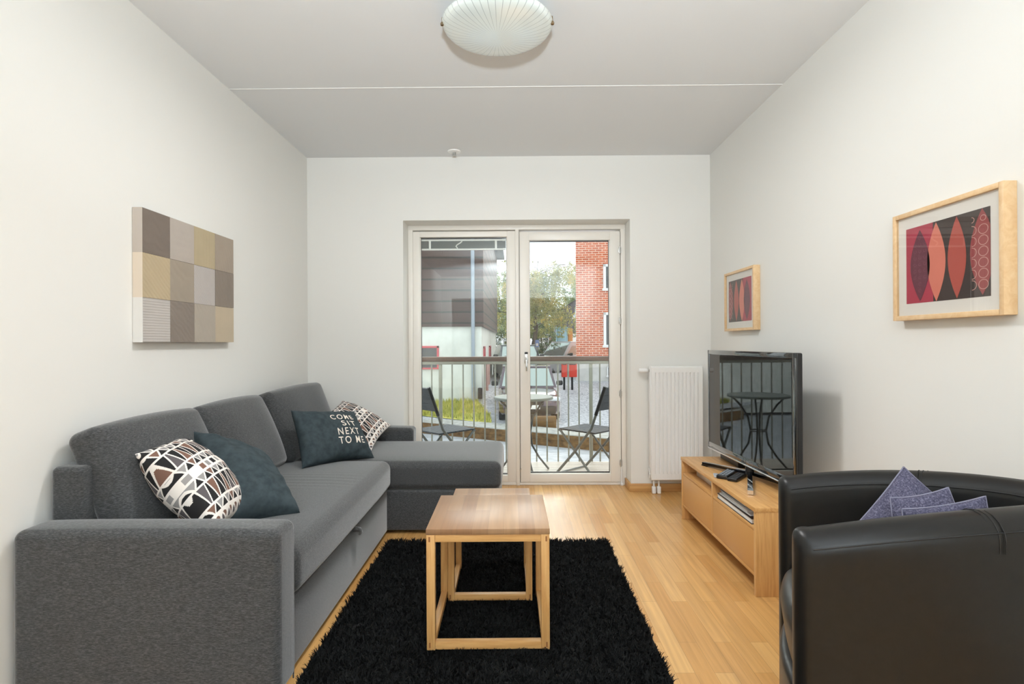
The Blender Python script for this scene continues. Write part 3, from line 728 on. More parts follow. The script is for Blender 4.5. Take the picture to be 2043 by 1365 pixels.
cv = thing('canvas_painting', 'unframed canvas of twelve beige and taupe squares on the left wall', 'painting', (XL + .02, 2.64, 1.13))
cy0, cy1, cz0, cz1 = 2.270, 3.007, 1.130, 1.685
def canvas_mat(i, c, sc):
    m = ramp_mat('paint_%02d' % i, [(.3, tuple(q * .93 for q in c[:3]) + (1,)), (.7, c)], (12, 12, 12), .6, 4, 0)
    nt = m.node_tree; b = nt.nodes['Principled BSDF']; L = nt.links.new
    tc = nt.nodes.new('ShaderNodeTexCoord'); mp = nt.nodes.new('ShaderNodeMapping'); mp.inputs['Rotation'].default_value = (rad(sc[1]), 0, 0)
    wv = nt.nodes.new('ShaderNodeTexWave'); wv.bands_direction = 'Z'; wv.inputs['Scale'].default_value = sc[0]; wv.inputs['Distortion'].default_value = sc[2]; wv.inputs['Detail'].default_value = 2
    bp = nt.nodes.new('ShaderNodeBump'); bp.inputs['Strength'].default_value = sc[3]; bp.inputs['Distance'].default_value = .002
    L(tc.outputs['Object'], mp.inputs[0]); L(mp.outputs[0], wv.inputs[0]); L(wv.outputs[0], bp.inputs['Height']); L(bp.outputs[0], b.inputs['Normal'])
    return m
CCOL = [(124, 112, 102), (186, 176, 166), (186, 170, 138), (166, 152, 136), (192, 174, 142), (164, 152, 136), (190, 183, 178), (140, 128, 116), (194, 188, 182), (138, 127, 117), (178, 168, 154), (196, 180, 154)]
CTEX = [(8, 10, 9, .35), (10, 0, 3, .1), (30, 90, 1, .35), (14, 70, 3, .25), (18, 40, 2, .35), (6, 30, 12, .35), (26, 45, 1, .4), (9, 60, 9, .25), (28, 0, .6, .45), (12, 35, 9, .4), (12, 60, 8, .4), (16, 90, 2, .2)]
CM = [canvas_mat(i, S(*c), t) for i, (c, t) in enumerate(zip(CCOL, CTEX))]
body = MB(); rnd = random.Random(3)
for r_ in range(3):
    for c_ in range(4):
        i = r_ * 4 + c_; yw, zw = (cy1 - cy0) / 4, (cz1 - cz0) / 3
        body.box(XL + .001, XL + .040 + rnd.uniform(0, .0015), cy0 + c_ * yw, cy0 + (c_ + 1) * yw - .0012, cz1 - (r_ + 1) * zw + .0012, cz1 - r_ * zw, i)
part('canvas', body, CM, cv, smooth=False)
eg = MB()
for r_, m_ in enumerate((0, 1, 2)):
    zw = (cz1 - cz0) / 3; eg.box(XL + .001, XL + .0415, cy0 - .0015, cy0, cz1 - (r_ + 1) * zw, cz1 - r_ * zw, m_)
part('painted_edge', eg, [mat('edge_taupe', S(196, 186, 176), .6), mat('edge_cream', S(228, 214, 196), .6), mat('edge_white', S(232, 230, 226), .6)], cv, smooth=False)

# ------------------------------------------------------------------ black tub chair
CA = rad(-22)
tc_ = thing('tub_chair', 'black faux leather tub armchair at the right front', 'armchair', (.966, 1.365, 0), 0)
tc_.rotation_euler = (0, 0, CA)
# local: the chair faces -X; arms run along X, back is a half round at +X
def tub():
    raw = []
    for i in range(49):
        a = -math.pi / 2 + math.pi * (1 - i / 48)
        c = math.cos(a); raw.append((-.25 + .56 * c ** 1.36 if c > 1e-6 else -.25, -.255 * math.sin(a)))
    out = []
    for i, (x, y) in enumerate(raw):
        x0, y0 = raw[max(0, i - 1)]; x1, y1 = raw[min(48, i + 1)]
        tx_, ty_ = x1 - x0, y1 - y0; l = math.hypot(tx_, ty_); out.append((x, y, ty_ / l, -tx_ / l))
    return out
PTH = tub()
def rim(x):
    t = max(0, min(1, (x + .25) / .56)); return .712 + .068 * (1 - (1 - t) ** 2)
def tsec(x, top):
    T = .050; pts = [(T - .012, .03), (T - .004, .05), (T, .10), (T + .004, .35), (T + .004, top - .07)]
    for i in range(9):
        a = math.pi * i / 8; rr = T + .004 if a < math.pi / 2 else T
        pts.append((rr * math.cos(a), top - .045 + .045 * math.sin(a)))
    pts += [(-T, top - .09), (-T - .004, .50), (-T, .30), (-T, .06), (-T + .012, .03)]
    return pts
ms = MB(); rings = []
stations = []
CAPS = [(math.cos(rad(q)), -.034 * math.sin(rad(q))) for q in (80, 66, 52, 38, 25, 12)]
for ca, dx_ in CAPS: stations.append((0, ca, dx_))
for i in range(len(PTH)): stations.append((i, 1, 0))
for ca, dx_ in CAPS[::-1]: stations.append((len(PTH) - 1, ca, dx_))
ns = None
for (i, sc, dx) in stations:
    x, y, nx_, ny_ = PTH[i]; sec = tsec(x, rim(x)); ns = len(sec)
    for (o, z) in sec:
        zz = z if sc == 1 else z - max(0, (z - .5)) / .2 * .022 * (1 - sc) ** 1.5
        ms.v.append((x + dx + nx_ * o * sc, y + ny_ * o * sc, zz))
for j in range(len(stations) - 1):
    for q in range(ns):
        ms.f.append((j * ns + q, (j + 1) * ns + q, (j + 1) * ns + (q + 1) % ns, j * ns + (q + 1) % ns)); ms.m.append(0)
ms.f.append(tuple(range(ns))); ms.m.append(0); ms.f.append(tuple((len(stations) - 1) * ns + q for q in range(ns))[::-1]); ms.m.append(0)
part('shell', ms, M_leather, tc_, world=False, sharp=70)
# seam lines round the rim, outside and inside, and stitched joins
def along(off, dz):
    return [(x + nx_ * off, y + ny_ * off, rim(x) + dz) for (x, y, nx_, ny_) in PTH]
for off, dz in ((.0525, -.030), (-.0485, -.030)):
    part('rim_seam', MB().tube(along(off, dz), .0016, 6), M_stitch, tc_, world=False)
for i in (11, 37):
    st_ = MB()
    for d in (-.010, 0, .010):
        x, y, nx_, ny_ = PTH[i if i < len(PTH) else -1]
        sec = [(o, z) for o, z in tsec(x, rim(x)) if z > rim(x) - .30][0:]
        st_.tube([(x + d + nx_ * (o * 1.004), y + ny_ * (o * 1.004), z) for o, z in sec if z > rim(x) - .14], .0012, 5)
    part('stitched_join', st_, M_stitch, tc_, world=False)
def seatf(p, h):
    q = list(p); v, u, t = p[1] / h[1], p[0] / h[0], p[2] / h[2]
    if u < 0: q[0] -= .030 * (1 - v * v) * (-u) * (.65 + .35 * t)
    if t > 0: q[2] += .022 * (1 - v ** 4) * (1 - u ** 4)
    q[1] *= 1 - .5 * max(0, (u + 1) / 2) ** 2.2
    return q
part('seat_cushion', MB().rbox(-.268, .24, -.203, .203, .315, .465, .04, 5, (14, 14, 3), fn=seatf), M_leather, tc_, world=False)
def basef(p, h):
    q = list(p); v, u, t = p[1] / h[1], p[0] / h[0], p[2] / h[2]
    if u < 0: q[0] -= .028 * (1 - v * v) * (-u) ; q[0] += .05 * (max(0, -t)) ** 2 * (-u)
    return q
part('front_panel', MB().rbox(-.268, .18, -.203, .203, .05, .316, .02, 3, (4, 12, 8), fn=basef), M_leather, tc_, world=False)
for (x, y) in ((-.2, -.235), (-.2, .235), (.2, -.18), (.2, .18)):
    part('foot', MB().tube([(x, y, 0), (x, y, .04)], .02, 14), M_black, tc_, world=False)
# denim cushions in the chair
pillow('denim_cushion', 'denim cushion standing on its corner at the back of the tub chair', [(1.016, 1.47, .789), (1.20, 1.36, .60), (.95, 1.30, .465), (.76, 1.40, .57)], .10, M_denim, 30, None, .05, 1, .004, .5, 1, piping=M_denimp)
pillow('denim_cushion', 'denim cushion with a pale piped corner in the middle of the chair', [(.907, 1.36, .739), (1.024, 1.33, .771), (1.08, 1.25, .52), (.87, 1.28, .475)], .07, M_denim, 30, None, .05, 2, .004, .5, 1, piping=M_denimp)
pillow('denim_cushion', 'denim cushion nearest the near arm of the tub chair', [(.859, 1.25, .744), (1.045, 1.25, .772), (1.06, 1.20, .54), (.86, 1.23, .485)], .06, M_denim, 30, None, .05, 3, .004, .5, 1, piping=M_denimp)

# ================================================================== OUTSIDE
# ------------------------------------------------------------------ balcony
M_deck = plank_mat('deck_boards', S(206, 196, 184), S(182, 170, 158), 4.0, .095, .004, False, .45, (2, 40, 1), .8, mcol=(.05, .045, .04, 1))
struct('balcony_deck', MB().rbox(-2.0, 2.0, YB + .33, 5.47, -.11, -.05, .004), M_deck, sharp=30)
M_darkwood = ramp_mat('dark_oiled_handrail', [(.3, S(58, 36, 28)), (.7, S(98, 66, 52))], (4, 50, 50), .4, 5, .05, .001)
M_galv = mat('galvanised_steel', S(150, 150, 140), .45, .6)
rl = thing('balcony_railing', 'grey steel balcony railing with a dark wooden handrail', 'railing', (0, 5.5, -.11))
part('handrail', MB().rbox(-2.0, 2.0, 5.465, 5.535, .938, .985, .006), M_darkwood, rl, 'dark wooden handrail')
part('top_rail', MB().rbox(-2.0, 2.0, 5.48, 5.52, .908, .938, .002), M_galv, rl)
part('bottom_rail', MB().rbox(-2.0, 2.0, 5.495, 5.515, -.20, -.165, .002), M_galv, rl)
x = -.637 - .105 * 2 - .116
for i in range(-13, 16):
    x = (-.106 + .105 * i) if -5 <= i <= 7 else None
bal = [-1.92 + .105 * i for i in range(10)] + [-.84, -.637, -.528, -.423, -.314, -.21, -.105, 0, .10, .196, .3, .409, .513, .617, .824] + [.945 + .105 * i for i in range(10)]
for x in bal:
    part('baluster', MB().tube([(x, 5.505, -.17), (x, 5.505, .91)], .0075, 10), M_galv, rl)
for x in (-.753, .735):
    part('post', MB().rbox(x - .016, x + .016, 5.49, 5.53, -.22, .91, .003), M_galv, rl)

# ------------------------------------------------------------------ balcony furniture
M_sling = ramp_mat('dark_slats_plastic', [(.3, S(44, 48, 54)), (.7, S(66, 70, 78))], (300, 20, 300), .6, 3, .1, .001)
M_alu = mat('dull_aluminium', S(120, 123, 122), .5, .6)
def folding_chair(label, loc, rz):
    t = thing('folding_chair', label, 'chair', loc, rad(rz))
    sz, wy = .405, .21
    st = MB()
    for i in range(9): st.rbox(-.20 + i * .0445, -.20 + i * .0445 + .039, -wy + .02, wy - .02, sz - .008, sz + .006, .003)
    part('seat', st, M_sling, t, world=False, sharp=30)
    br_ = MB()
    p0, p1 = Vector((.235, 0, .60)), Vector((.315, 0, .80))
    for i in range(3):
        a = p0.lerp(p1, (i + .04) / 3); c = p0.lerp(p1, (i + .96) / 3)
        br_.bar((a.x, 0, a.z), (c.x, 0, c.z), 2 * wy + .01, .016, up=(1, 0, 0))
    part('backrest', br_, M_sling, t, world=False, smooth=False)
    for sy in (-1, 1):
        y = sy * wy
        part('leg', MB().tube([(-.225, y, .0), (.0, y, .235), (.175, y, sz + .04), (.315, y, .80)], .0115, 10), M_alu, t, world=False)
        y2 = sy * (wy - .026)
        part('leg', MB().tube([(.20, y2, .0), (.0, y2, .205), (-.195, y2, sz - .005)], .0105, 10), M_alu, t, world=False)
        part('sleeve', MB().tube([(.222, y, .565), (.318, y, .806)], .015, 10), M_gasket, t, world=False)
    for (x, z, hw_) in ((-.215, .010, wy), (.188, .012, wy - .026), (-.20, sz - .012, wy - .02)):
        part('stretcher', MB().tube([(x, -hw_, z), (x, hw_, z)], .008, 8), M_alu, t, world=False)
    return t
folding_chair('grey folding balcony chair on the right, back towards the right', (.65, 4.94, -.05), -45)
folding_chair('grey folding balcony chair on the left, behind the chaise end', (-.646, 4.94, -.05), 225)
tbx, tby = .062, 5.06
bt = thing('balcony_table', 'small round grey metal table between the two balcony chairs', 'table', (tbx, tby, -.05))
M_ttm = mat('table_grey_paint', S(118, 126, 122), .5)
part('tabletop', MB().lathe([(0, .632), (.265, .632), (.27, .626), (.27, .610), (.262, .610), (.262, .624), (0, .624)], 48, (tbx, tby, 0)), M_ttm, bt, sharp=30)
for k in range(4):
    a = rad(20 + 90 * k); pth = []
    for (r, z) in ((.235, .620), (.16, .54), (.09, .43), (.065, .30), (.085, .18), (.15, .07), (.245, -.045)):
        pth.append((tbx + r * math.cos(a), tby + r * math.sin(a), z))
    part('leg', MB().tube(pth, .009, 8), mat('table_leg_grey', S(92, 94, 94), .5, .4) if k == 0 else bpy.data.materials['table_leg_grey'], bt)
part('ring', MB().tube([(tbx + .07 * math.cos(rad(q * 15)), tby + .07 * math.sin(rad(q * 15)), .30) for q in range(25)], .006, 6, cap=False), bpy.data.materials['table_leg_grey'], bt)

# ------------------------------------------------------------------ ground
def gz(y): return float(np.interp(y, [5, 15, 18, 23, 30, 40, 60, 120], [-1.12, -1.12, -.98, -.45, -.30, .05, .5, 2.0]))
def beam_y(x): return 14.1 - .6 * x * .98
M_pave = ramp_mat('wet_grey_paving', [(.3, S(150, 154, 160)), (.55, S(190, 194, 200)), (.75, S(214, 216, 220))], (3, 9, 3), .5, 6, .1, .01)
M_gravel = ramp_mat('pale_gravel', [(.35, S(120, 122, 128)), (.5, S(186, 188, 194)), (.65, S(226, 227, 232))], (14, 14, 14), .8, 6, .3, .02, .75)
struct('lower_paving', MB().box(-14, 14, 5.2, 20, -1.5, -1.4), M_pave, smooth=False)
up = MB(); xs_ = np.linspace(-24, 24, 49); ys_ = np.concatenate([np.linspace(0, 12, 13), np.linspace(14, 110, 25)])
for yq in ys_:
    for x in xs_:
        by_ = max(8.0, beam_y(x)) + .1; y = by_ + yq
        up.v.append((x, y, gz(y)))
for j in range(len(ys_) - 1):
    for i in range(len(xs_) - 1):
        a = j * len(xs_) + i; up.f.append((a, a + 1, a + 1 + len(xs_), a + len(xs_))); up.m.append(0)
struct('gravel_yard', up, M_gravel)
M_sleeper = ramp_mat('brown_sleeper', [(.3, S(70, 48, 24)), (.55, S(112, 82, 44)), (.8, S(140, 108, 66))], (1.5, 12, 12), .7, 6, .2, .01)
rt = thing('retaining_edge', 'brown timber retaining edge running across the yard behind the railing', 'retaining edge', (0, beam_y(0), -1.4))
for k, (z0, z1) in enumerate(((-1.42, -1.25), (-1.245, -1.10))):
    part('sleeper', MB().bar((-6, beam_y(-6), (z0 + z1) / 2), (8, beam_y(8), (z0 + z1) / 2), .16 + .01 * k, z1 - z0), M_sleeper, rt, smooth=False)
part('coping', MB().bar((-6, beam_y(-6) + .35, -1.10), (8, beam_y(8) + .35, -1.10), .75, .05), ramp_mat('pale_coping_stone', [(.3, S(150, 150, 146)), (.7, S(200, 200, 194))], (6, 6, 6), .8), rt, 'pale stone strip on top', smooth=False)
tbk = MB().rbox(.42, 1.04, 14.55, 14.8, gz(14.6) - .01, -.82, .02, 2)
solo('timber_block', tbk, M_sleeper, 'brown timber block standing before the right headlight of the near car', 'timber block')
# grass bank in front of the plastered house
rs = np.random.RandomState(11)
def gbz(x, y): return gz(y) + .02 + .12 * max(0, min(1, (y - beam_y(x) - .8) / 2.5))
gb = MB(); nxg, nyg = 40, 14
for j in range(nyg + 1):
    for i in range(nxg + 1):
        x = -6 + 5.3 * i / nxg; y0 = beam_y(x) + .75; y1 = max(y0 + .3, 18.38 - max(0, x + 1.3) * 4.5); y = y0 + (y1 - y0) * j / nyg
        gb.v.append((x, y, gbz(x, y)))
for j in range(nyg):
    for i in range(nxg):
        a = j * (nxg + 1) + i; gb.f.append((a, a + 1, a + 2 + nxg, a + 1 + nxg)); gb.m.append(0)
M_grass = ramp_mat('yellow_green_grass', [(.3, S(128, 140, 62)), (.5, S(190, 188, 96)), (.7, S(232, 220, 130))], (5, 5, 5), .9, 6, .3, .03)
struct('grass_bank', gb, M_grass)
def blades(name, pts, h, M, seed):
    r_ = np.random.RandomState(seed); m = MB()
    for (x, y, z) in pts:
        a = r_.uniform(0, 6.28); hh = h * r_.uniform(.5, 1.3); dx, dy = .015 * math.cos(a), .015 * math.sin(a); lx, ly = r_.normal(0, .04, 2)
        m.add([(x - dx, y - dy, z - .01), (x + dx, y + dy, z - .01), (x + lx, y + ly, z + hh)], [(0, 1, 2)])
    o = mk(name, m, M, None, smooth=False); o['kind'] = 'stuff'; return tag(o, 'short yellow green grass growing before the plastered house', 'grass')
gp = []
for i in range(7000):
    x = rs.uniform(-6, -.75); y0 = beam_y(x) + .8; y1 = max(y0 + .3, 18.4 - max(0, x + 1.3) * 4.5); y = rs.uniform(y0, y1); gp.append((x, y, gbz(x, y)))
blades('grass', gp, .14, M_grass, 2)

# ------------------------------------------------------------------ plastered house with dark boarding, left
def stain_plaster():
    m = ramp_mat('stained_plaster', [(.3, S(206, 208, 200)), (.6, S(228, 230, 222)), (.8, S(236, 238, 232))], (1.2, 1.2, 1.2), .9, 6, .05, .01)
    nt = m.node_tree; b = nt.nodes['Principled BSDF']; L = nt.links.new
    src = b.inputs['Base Color'].links[0].from_socket
    tc = nt.nodes.new('ShaderNodeTexCoord'); nz = nt.nodes.new('ShaderNodeTexNoise'); nz.inputs['Scale'].default_value = .9; nz.inputs['Detail'].default_value = 4
    sp = nt.nodes.new('ShaderNodeSeparateXYZ'); ad = nt.nodes.new('ShaderNodeMath'); ad.operation = 'MULTIPLY_ADD'; ad.inputs[1].default_value = -2.6
    mr = nt.nodes.new('ShaderNodeMapRange'); mr.inputs[1].default_value = -1.75; mr.inputs[2].default_value = -2.05; mr.inputs[3].default_value = 0; mr.inputs[4].default_value = .8
    mx = nt.nodes.new('ShaderNodeMix'); mx.data_type = 'RGBA'; mx.inputs[7].default_value = S(134, 124, 84)
    L(tc.outputs['Object'], nz.inputs['Vector']); L(tc.outputs['Object'], sp.inputs[0]); L(nz.outputs[0], ad.inputs[0]); L(sp.outputs[2], ad.inputs[2])
    L(ad.outputs[0], mr.inputs[0]); L(mr.outputs[0], mx.inputs[0]); L(src, mx.inputs[6]); L(mx.outputs[2], b.inputs['Base Color'])
    return m
M_plas = stain_plaster()
M_board = plank_mat('brown_boarding', S(84, 62, 58), S(66, 48, 46), 30, .36, .03, 'XZ', .6, (1.2, 30, 1), .75, mcol=(.01, .009, .009, 1), bump=.4)
M_boards = plank_mat('brown_boarding_side', S(96, 72, 66), S(78, 58, 54), 30, .36, .03, 'YZ', .6, (1.2, 30, 1), .75, mcol=(.01, .009, .009, 1), bump=.4)
hx, hy = -1.15, 18.4
hs = thing('boarded_house', 'house on the left with dark brown boarding above pale plaster', 'house', (-5.5, 24, -1.1))
part('plaster_wall', MB().box(-12, hx, hy, 31.5, -1.3, 1.66), M_plas, hs, smooth=False)
part('boarded_storey', MB().box(-12, hx + .06, hy - .10, 31.6, 1.66, 5.9).box(-12, hx - 2.3, hy - .35, 31.6, 2.75, 5.9), M_board, hs, 'dark brown horizontal boarding', smooth=False)
part('side_boarding', MB().box(hx + .055, hx + .075, hy - .11, 31.61, 1.655, 5.9), M_boards, hs, smooth=False)
part('roof', MB().box(-12.5, hx + .5, hy - .6, 32, 5.9, 6.1), M_gasket, hs, smooth=False)
M_red = mat('red_window_paint', S(206, 92, 100), .5)
def hwin(x0, x1, z0, z1):
    f = MB(); y = hy - .03
    f.rbox(x0, x0 + .07, y, hy, z0, z1).rbox(x1 - .07, x1, y, hy, z0, z1).rbox(x0, x1, y, hy, z1 - .07, z1).rbox(x0, x1, y - .03, hy, z0, z0 + .05)
    o = part('window', f, M_red, hs, 'red framed window'); part('pane', MB().box(x0 + .07, x1 - .07, hy - .012, hy - .008, z0 + .05, z1 - .07), mat('dark_pane', (.06, .065, .07, 1), .08) if 'dark_pane' not in bpy.data.materials else bpy.data.materials['dark_pane'], o, smooth=False)
    part('glazing_bar', MB().box(x0 + .07, x1 - .07, hy - .022, hy - .006, (z0 + z1) / 2 - .19, (z0 + z1) / 2 - .15), M_red, o, smooth=False)
hwin(-3.9, -2.56, .26, 1.03)
for (y0, y1) in ((19.3, 20.2), (23.2, 24.6)):
    f = MB().rbox(hx, hx + .04, y0, y0 + .12, .4, 1.0).rbox(hx, hx + .04, y1 - .12, y1, .4, 1.0).rbox(hx, hx + .04, y0, y1, .93, 1.0).rbox(hx, hx + .04, y0, y1, .4, .47)
    o = part('window', f, M_red, hs, 'red framed window'); part('pane', MB().box(hx, hx + .012, y0 + .12, y1 - .12, .47, .93), bpy.data.materials['dark_pane'], o, smooth=False)
M_pipe = mat('grey_downpipe', S(150, 160, 172), .4)
part('downpipe', MB().tube([(-1.42, hy - .12, 5.8), (-1.42, hy - .12, -.98)], .062, 14), M_pipe, hs, 'grey downpipe')
for yq in (20.9, 22.2):
    part('vent_pipe', MB().tube([(hx + .05, yq, .35), (hx + .05, yq, -.9)], .05, 10), mat('pinkish_pipe', S(190, 150, 142), .6) if 'pinkish_pipe' not in bpy.data.materials else bpy.data.materials['pinkish_pipe'], hs)
wl = MB().rbox(hx - .02 - .10, hx + .02, hy - .16, hy - .01, -.72, -.36, .02, 2)
part('wall_box', wl, M_gasket, hs, 'black box at the corner')

# ------------------------------------------------------------------ brick house, right
def brick_xz():
    m = plank_mat('orange_brick', S(216, 108, 66), S(190, 84, 48), .27, .09, .012, 'XZ', .85, (8, 8, 1), .82, mcol=S(238, 208, 188), bump=.3); m.node_tree.nodes['Brick Texture'].offset = .5; return m
M_brick = brick_xz()
bhs = thing('brick_house', 'orange brick house with white windows on the right of the yard', 'house', (2.47, 23, -.45), rad(-6.1))
W_ = False
part('brick_wall', MB().box(0, 9, 0, 4.5, .78, 8.2), M_brick, bhs, world=False, smooth=False)
part('plinth', MB().box(-.01, 9.01, -.04, 4.5, -.4, .78), ramp_mat('pale_plinth', [(.3, S(196, 194, 190)), (.7, S(222, 220, 216))], (2, 2, 2), .9), bhs, world=False, smooth=False)
part('roof', MB().prism([(-.5, 8.2), (9.5, 8.2), (9.5, 8.35), (4.5, 11.5), (-.5, 8.35)], lambda a, c, d: (a, d, c), -.4, 4.9), mat('roof_tile', S(90, 60, 50), .8), bhs, world=False, smooth=False)
M_wfr = mat('white_window_paint', S(240, 240, 240), .4)
for (x0, x1, z0, z1) in ((1.12, 2.3, 3.72, 4.78), (1.12, 2.3, 1.40, 2.80), (4.2, 5.4, 3.72, 4.78), (4.2, 5.4, 1.40, 2.80), (1.25, 1.85, .18, .58)):
    f = MB(); e = .11 if z0 > 1 else .05
    f.rbox(x0, x0 + e, -.05, .0, z0, z1).rbox(x1 - e, x1, -.05, .0, z0, z1).rbox(x0, x1, -.05, 0, z1 - e, z1).rbox(x0 - .03, x1 + .03, -.09, 0, z0 - .04, z0 + e * .6).rbox((x0 + x1) / 2 - .04, (x0 + x1) / 2 + .04, -.045, 0, z0, z1)
    f.xf(Matrix.Translation((0, -.04 if z0 < 1 else 0, 0)))
    o = part('window', f, M_wfr, bhs, 'white framed window', world=False); part('pane', MB().box(x0 + e, x1 - e, -.02 if z0 > 1 else -.06, -.01 if z0 > 1 else -.045, z0 + .04, z1 - e), bpy.data.materials['dark_pane'], o, world=False, smooth=False)

# ------------------------------------------------------------------ cars
M_tyre = mat('tyre_rubber', (.012, .012, .012, 1), .85); M_alloy = mat('alloy_rim', (.5, .5, .5, 1), .3, .9)
M_cglass = mat('car_glass', (.36, .42, .40, 1), .05, .85); M_lamp = mat('headlamp_glass', S(214, 220, 226), .08); M_plate = mat('plate_white', S(232, 232, 228), .5)
M_grille = mat('grille_black', (.01, .01, .01, 1), .4)
def car(name, label, loc, rz, paint, L_=4.5, W2=.89, Hc=1.46, tall=False):
    """front towards -Y"""
    t = thing(name, label, 'car', loc, rad(rz))
    hl = L_ / 2; belt = .98 if tall else .90; hood = .96 if tall else .84
    # lower body stations: y, half width, bottom, top
    stn = [(-hl, W2 * .70, .34, .56), (-hl + .06, W2 * .84, .26, .66), (-hl + .25, W2 * .95, .22, .74), (-hl + .6, W2 * .99, .22, hood - .03), (-hl + 1.15, W2, .22, hood + .03),
           (-hl + 1.5, W2, .22, belt), (0, W2, .20, belt + .02), (hl - .9, W2, .22, belt + .05), (hl - .3, W2 * .97, .26, belt + .06), (hl - .05, W2 * .9, .32, belt), (hl, W2 * .8, .36, belt - .2)]
    vs, fs = [], []
    for (y, hw, zb, zt) in stn:
        rr = min(.12, (zt - zb) * .3)
        sec = [(-hw + .06, zb), (-hw + .01, zb + .08), (-hw, zb + (zt - zb) * .55), (-hw + .02, zt - rr), (-hw + rr, zt - .01), (-hw * .45, zt + .015), (hw * .45, zt + .015), (hw - rr, zt - .01), (hw - .02, zt - rr), (hw, zb + (zt - zb) * .55), (hw - .01, zb + .08), (hw - .06, zb)]
        vs += [(x, y, z) for x, z in sec]
    k = 12
    for j in range(len(stn) - 1):
        for q in range(k): fs.append((j * k + q, j * k + (q + 1) % k, (j + 1) * k + (q + 1) % k, (j + 1) * k + q))
    fs.append(tuple(range(k))[::-1]); fs.append(tuple((len(stn) - 1) * k + q for q in range(k)))
    part('body', MB().add(vs, fs), paint, t, world=False, sharp=35)
    yb0, yr0, yr1, yb1 = -hl + 1.22, -hl + 1.80, hl - (.75 if tall else 1.1), hl - .22
    wb, wr = W2 - .03, W2 - .15
    def ring(z, a, c, w_): return [(-w_, a, z), (w_, a, z), (w_, c, z), (-w_, c, z)]
    lo, hi = ring(belt - .02, yb0, yb1, wb), ring(Hc - .03, yr0, yr1, wr)
    g = MB().add(lo + hi, [(0, 1, 5, 4), (1, 2, 6, 5), (2, 3, 7, 6), (3, 0, 4, 7)])
    g.rbox(-wr - .012, wr + .012, yr0 - .02, yr1 + .03, Hc - .06, Hc, .03, 3)
    part('roof', g, paint, t, world=False, sharp=35)
    def pane(nm, idx, mg, nx_):
        P4 = [Vector((lo + hi)[i]) for i in idx]; c = sum(P4, Vector()) / 4; nn = Vector(nx_)
        p = [c + Vector(((q - c).x * mg[0], (q - c).y * mg[1], (q - c).z * mg[2])) + nn * .008 for q in P4]
        part(nm, MB().add([tuple(q) for q in p] + [tuple(q - nn * .012) for q in p], [(0, 1, 2, 3), (7, 6, 5, 4), (0, 4, 5, 1), (1, 5, 6, 2), (2, 6, 7, 3), (3, 7, 4, 0)]), M_cglass, t, world=False, smooth=False)
    pane('windscreen', (0, 1, 5, 4), (.90, .86, .84), (0, -.6, .8)); pane('rear_window', (2, 3, 7, 6), (.85, .85, .75), (0, .8, .5))
    pane('side_window', (1, 2, 6, 5), (1, .86, .78), (.9, 0, .35)); pane('side_window', (3, 0, 4, 7), (1, .86, .78), (-.9, 0, .35))
    for sx in (-1, 1):
        for y in (-hl + .82, hl - .82):
            wv = part('wheel', MB().lathe([(.19, -.10), (.30, -.10), (.32, -.08), (.32, .08), (.30, .10), (.19, .10)], 28, (sx * (W2 - .12), y, .32), 'X'), M_tyre, t, world=False, sharp=30)
            part('rim', MB().lathe([(0, .04), (.19, .05), (.2, .09), (.2, -.09), (.19, -.05), (0, -.04)], 20, (sx * (W2 - .12), y, .32), 'X'), M_alloy, wv, world=False, sharp=30)
        part('headlight', MB().rbox(sx * W2 * .72 - .19, sx * W2 * .72 + .19, -hl + .02, -hl + .22, .60, .72, .05, 3), M_lamp, t, world=False)
        part('fog_lamp', MB().rbox(sx * W2 * .68 - .09, sx * W2 * .68 + .09, -hl + .0, -hl + .1, .36, .42, .02, 2), M_lamp, t, world=False)
        part('wing_mirror', MB().rbox(sx * (W2 + .1) - .10, sx * (W2 + .1) + .10, yb0 + .32, yb0 + .44, belt + .02, belt + .17, .05, 3), M_grille, t, world=False)
        part('wiper', MB().tube([(sx * .1, yb0 + .02, belt + .03), (sx * .1 - .55, yb0 + .09, belt + .10)], .012, 6), M_grille, t, world=False)
    part('grille', MB().rbox(-.36, .36, -hl - .03, -hl + .1, .50, .66, .02, 2), M_grille, t, world=False)
    part('bumper', MB().rbox(-W2 * .8, W2 * .8, -hl - .05, -hl + .15, .26, .48, .05, 3), M_grille if not tall else paint, t, world=False)
    part('number_plate', MB().rbox(-.26, .26, -hl - .062, -hl - .05, .40, .51, .004), M_plate, t, world=False)
    return t
def paint(n_, c, mtl=.3): return mat(n_, c, .22, mtl, Coat_Weight=1.0)
P_aub = paint('aubergine_paint', S(74, 58, 70)); P_sil = paint('silver_paint', S(196, 200, 204)); P_dk = paint('dark_teal_paint', S(48, 58, 64))
car('parked_car', 'near dark aubergine car facing the balcony behind the round table', (.30, 17.45, gz(15.6) + .0), 2, P_aub, 4.5, .88, 1.50)
car('parked_car', 'silver parked car turned left under the birch by the brick house', (2.75, 28.9, gz(28.9) - .22), -55, P_sil, 4.7, .92, 1.72, True)
car('parked_car', 'dark car parked behind the left wing mirror of the near car', (.02, 24.2, gz(24)), 8, P_dk)
car('parked_car', 'pale silver car farther up the yard beside the boarded house', (-.12, 33.0, gz(33)), 10, P_sil)

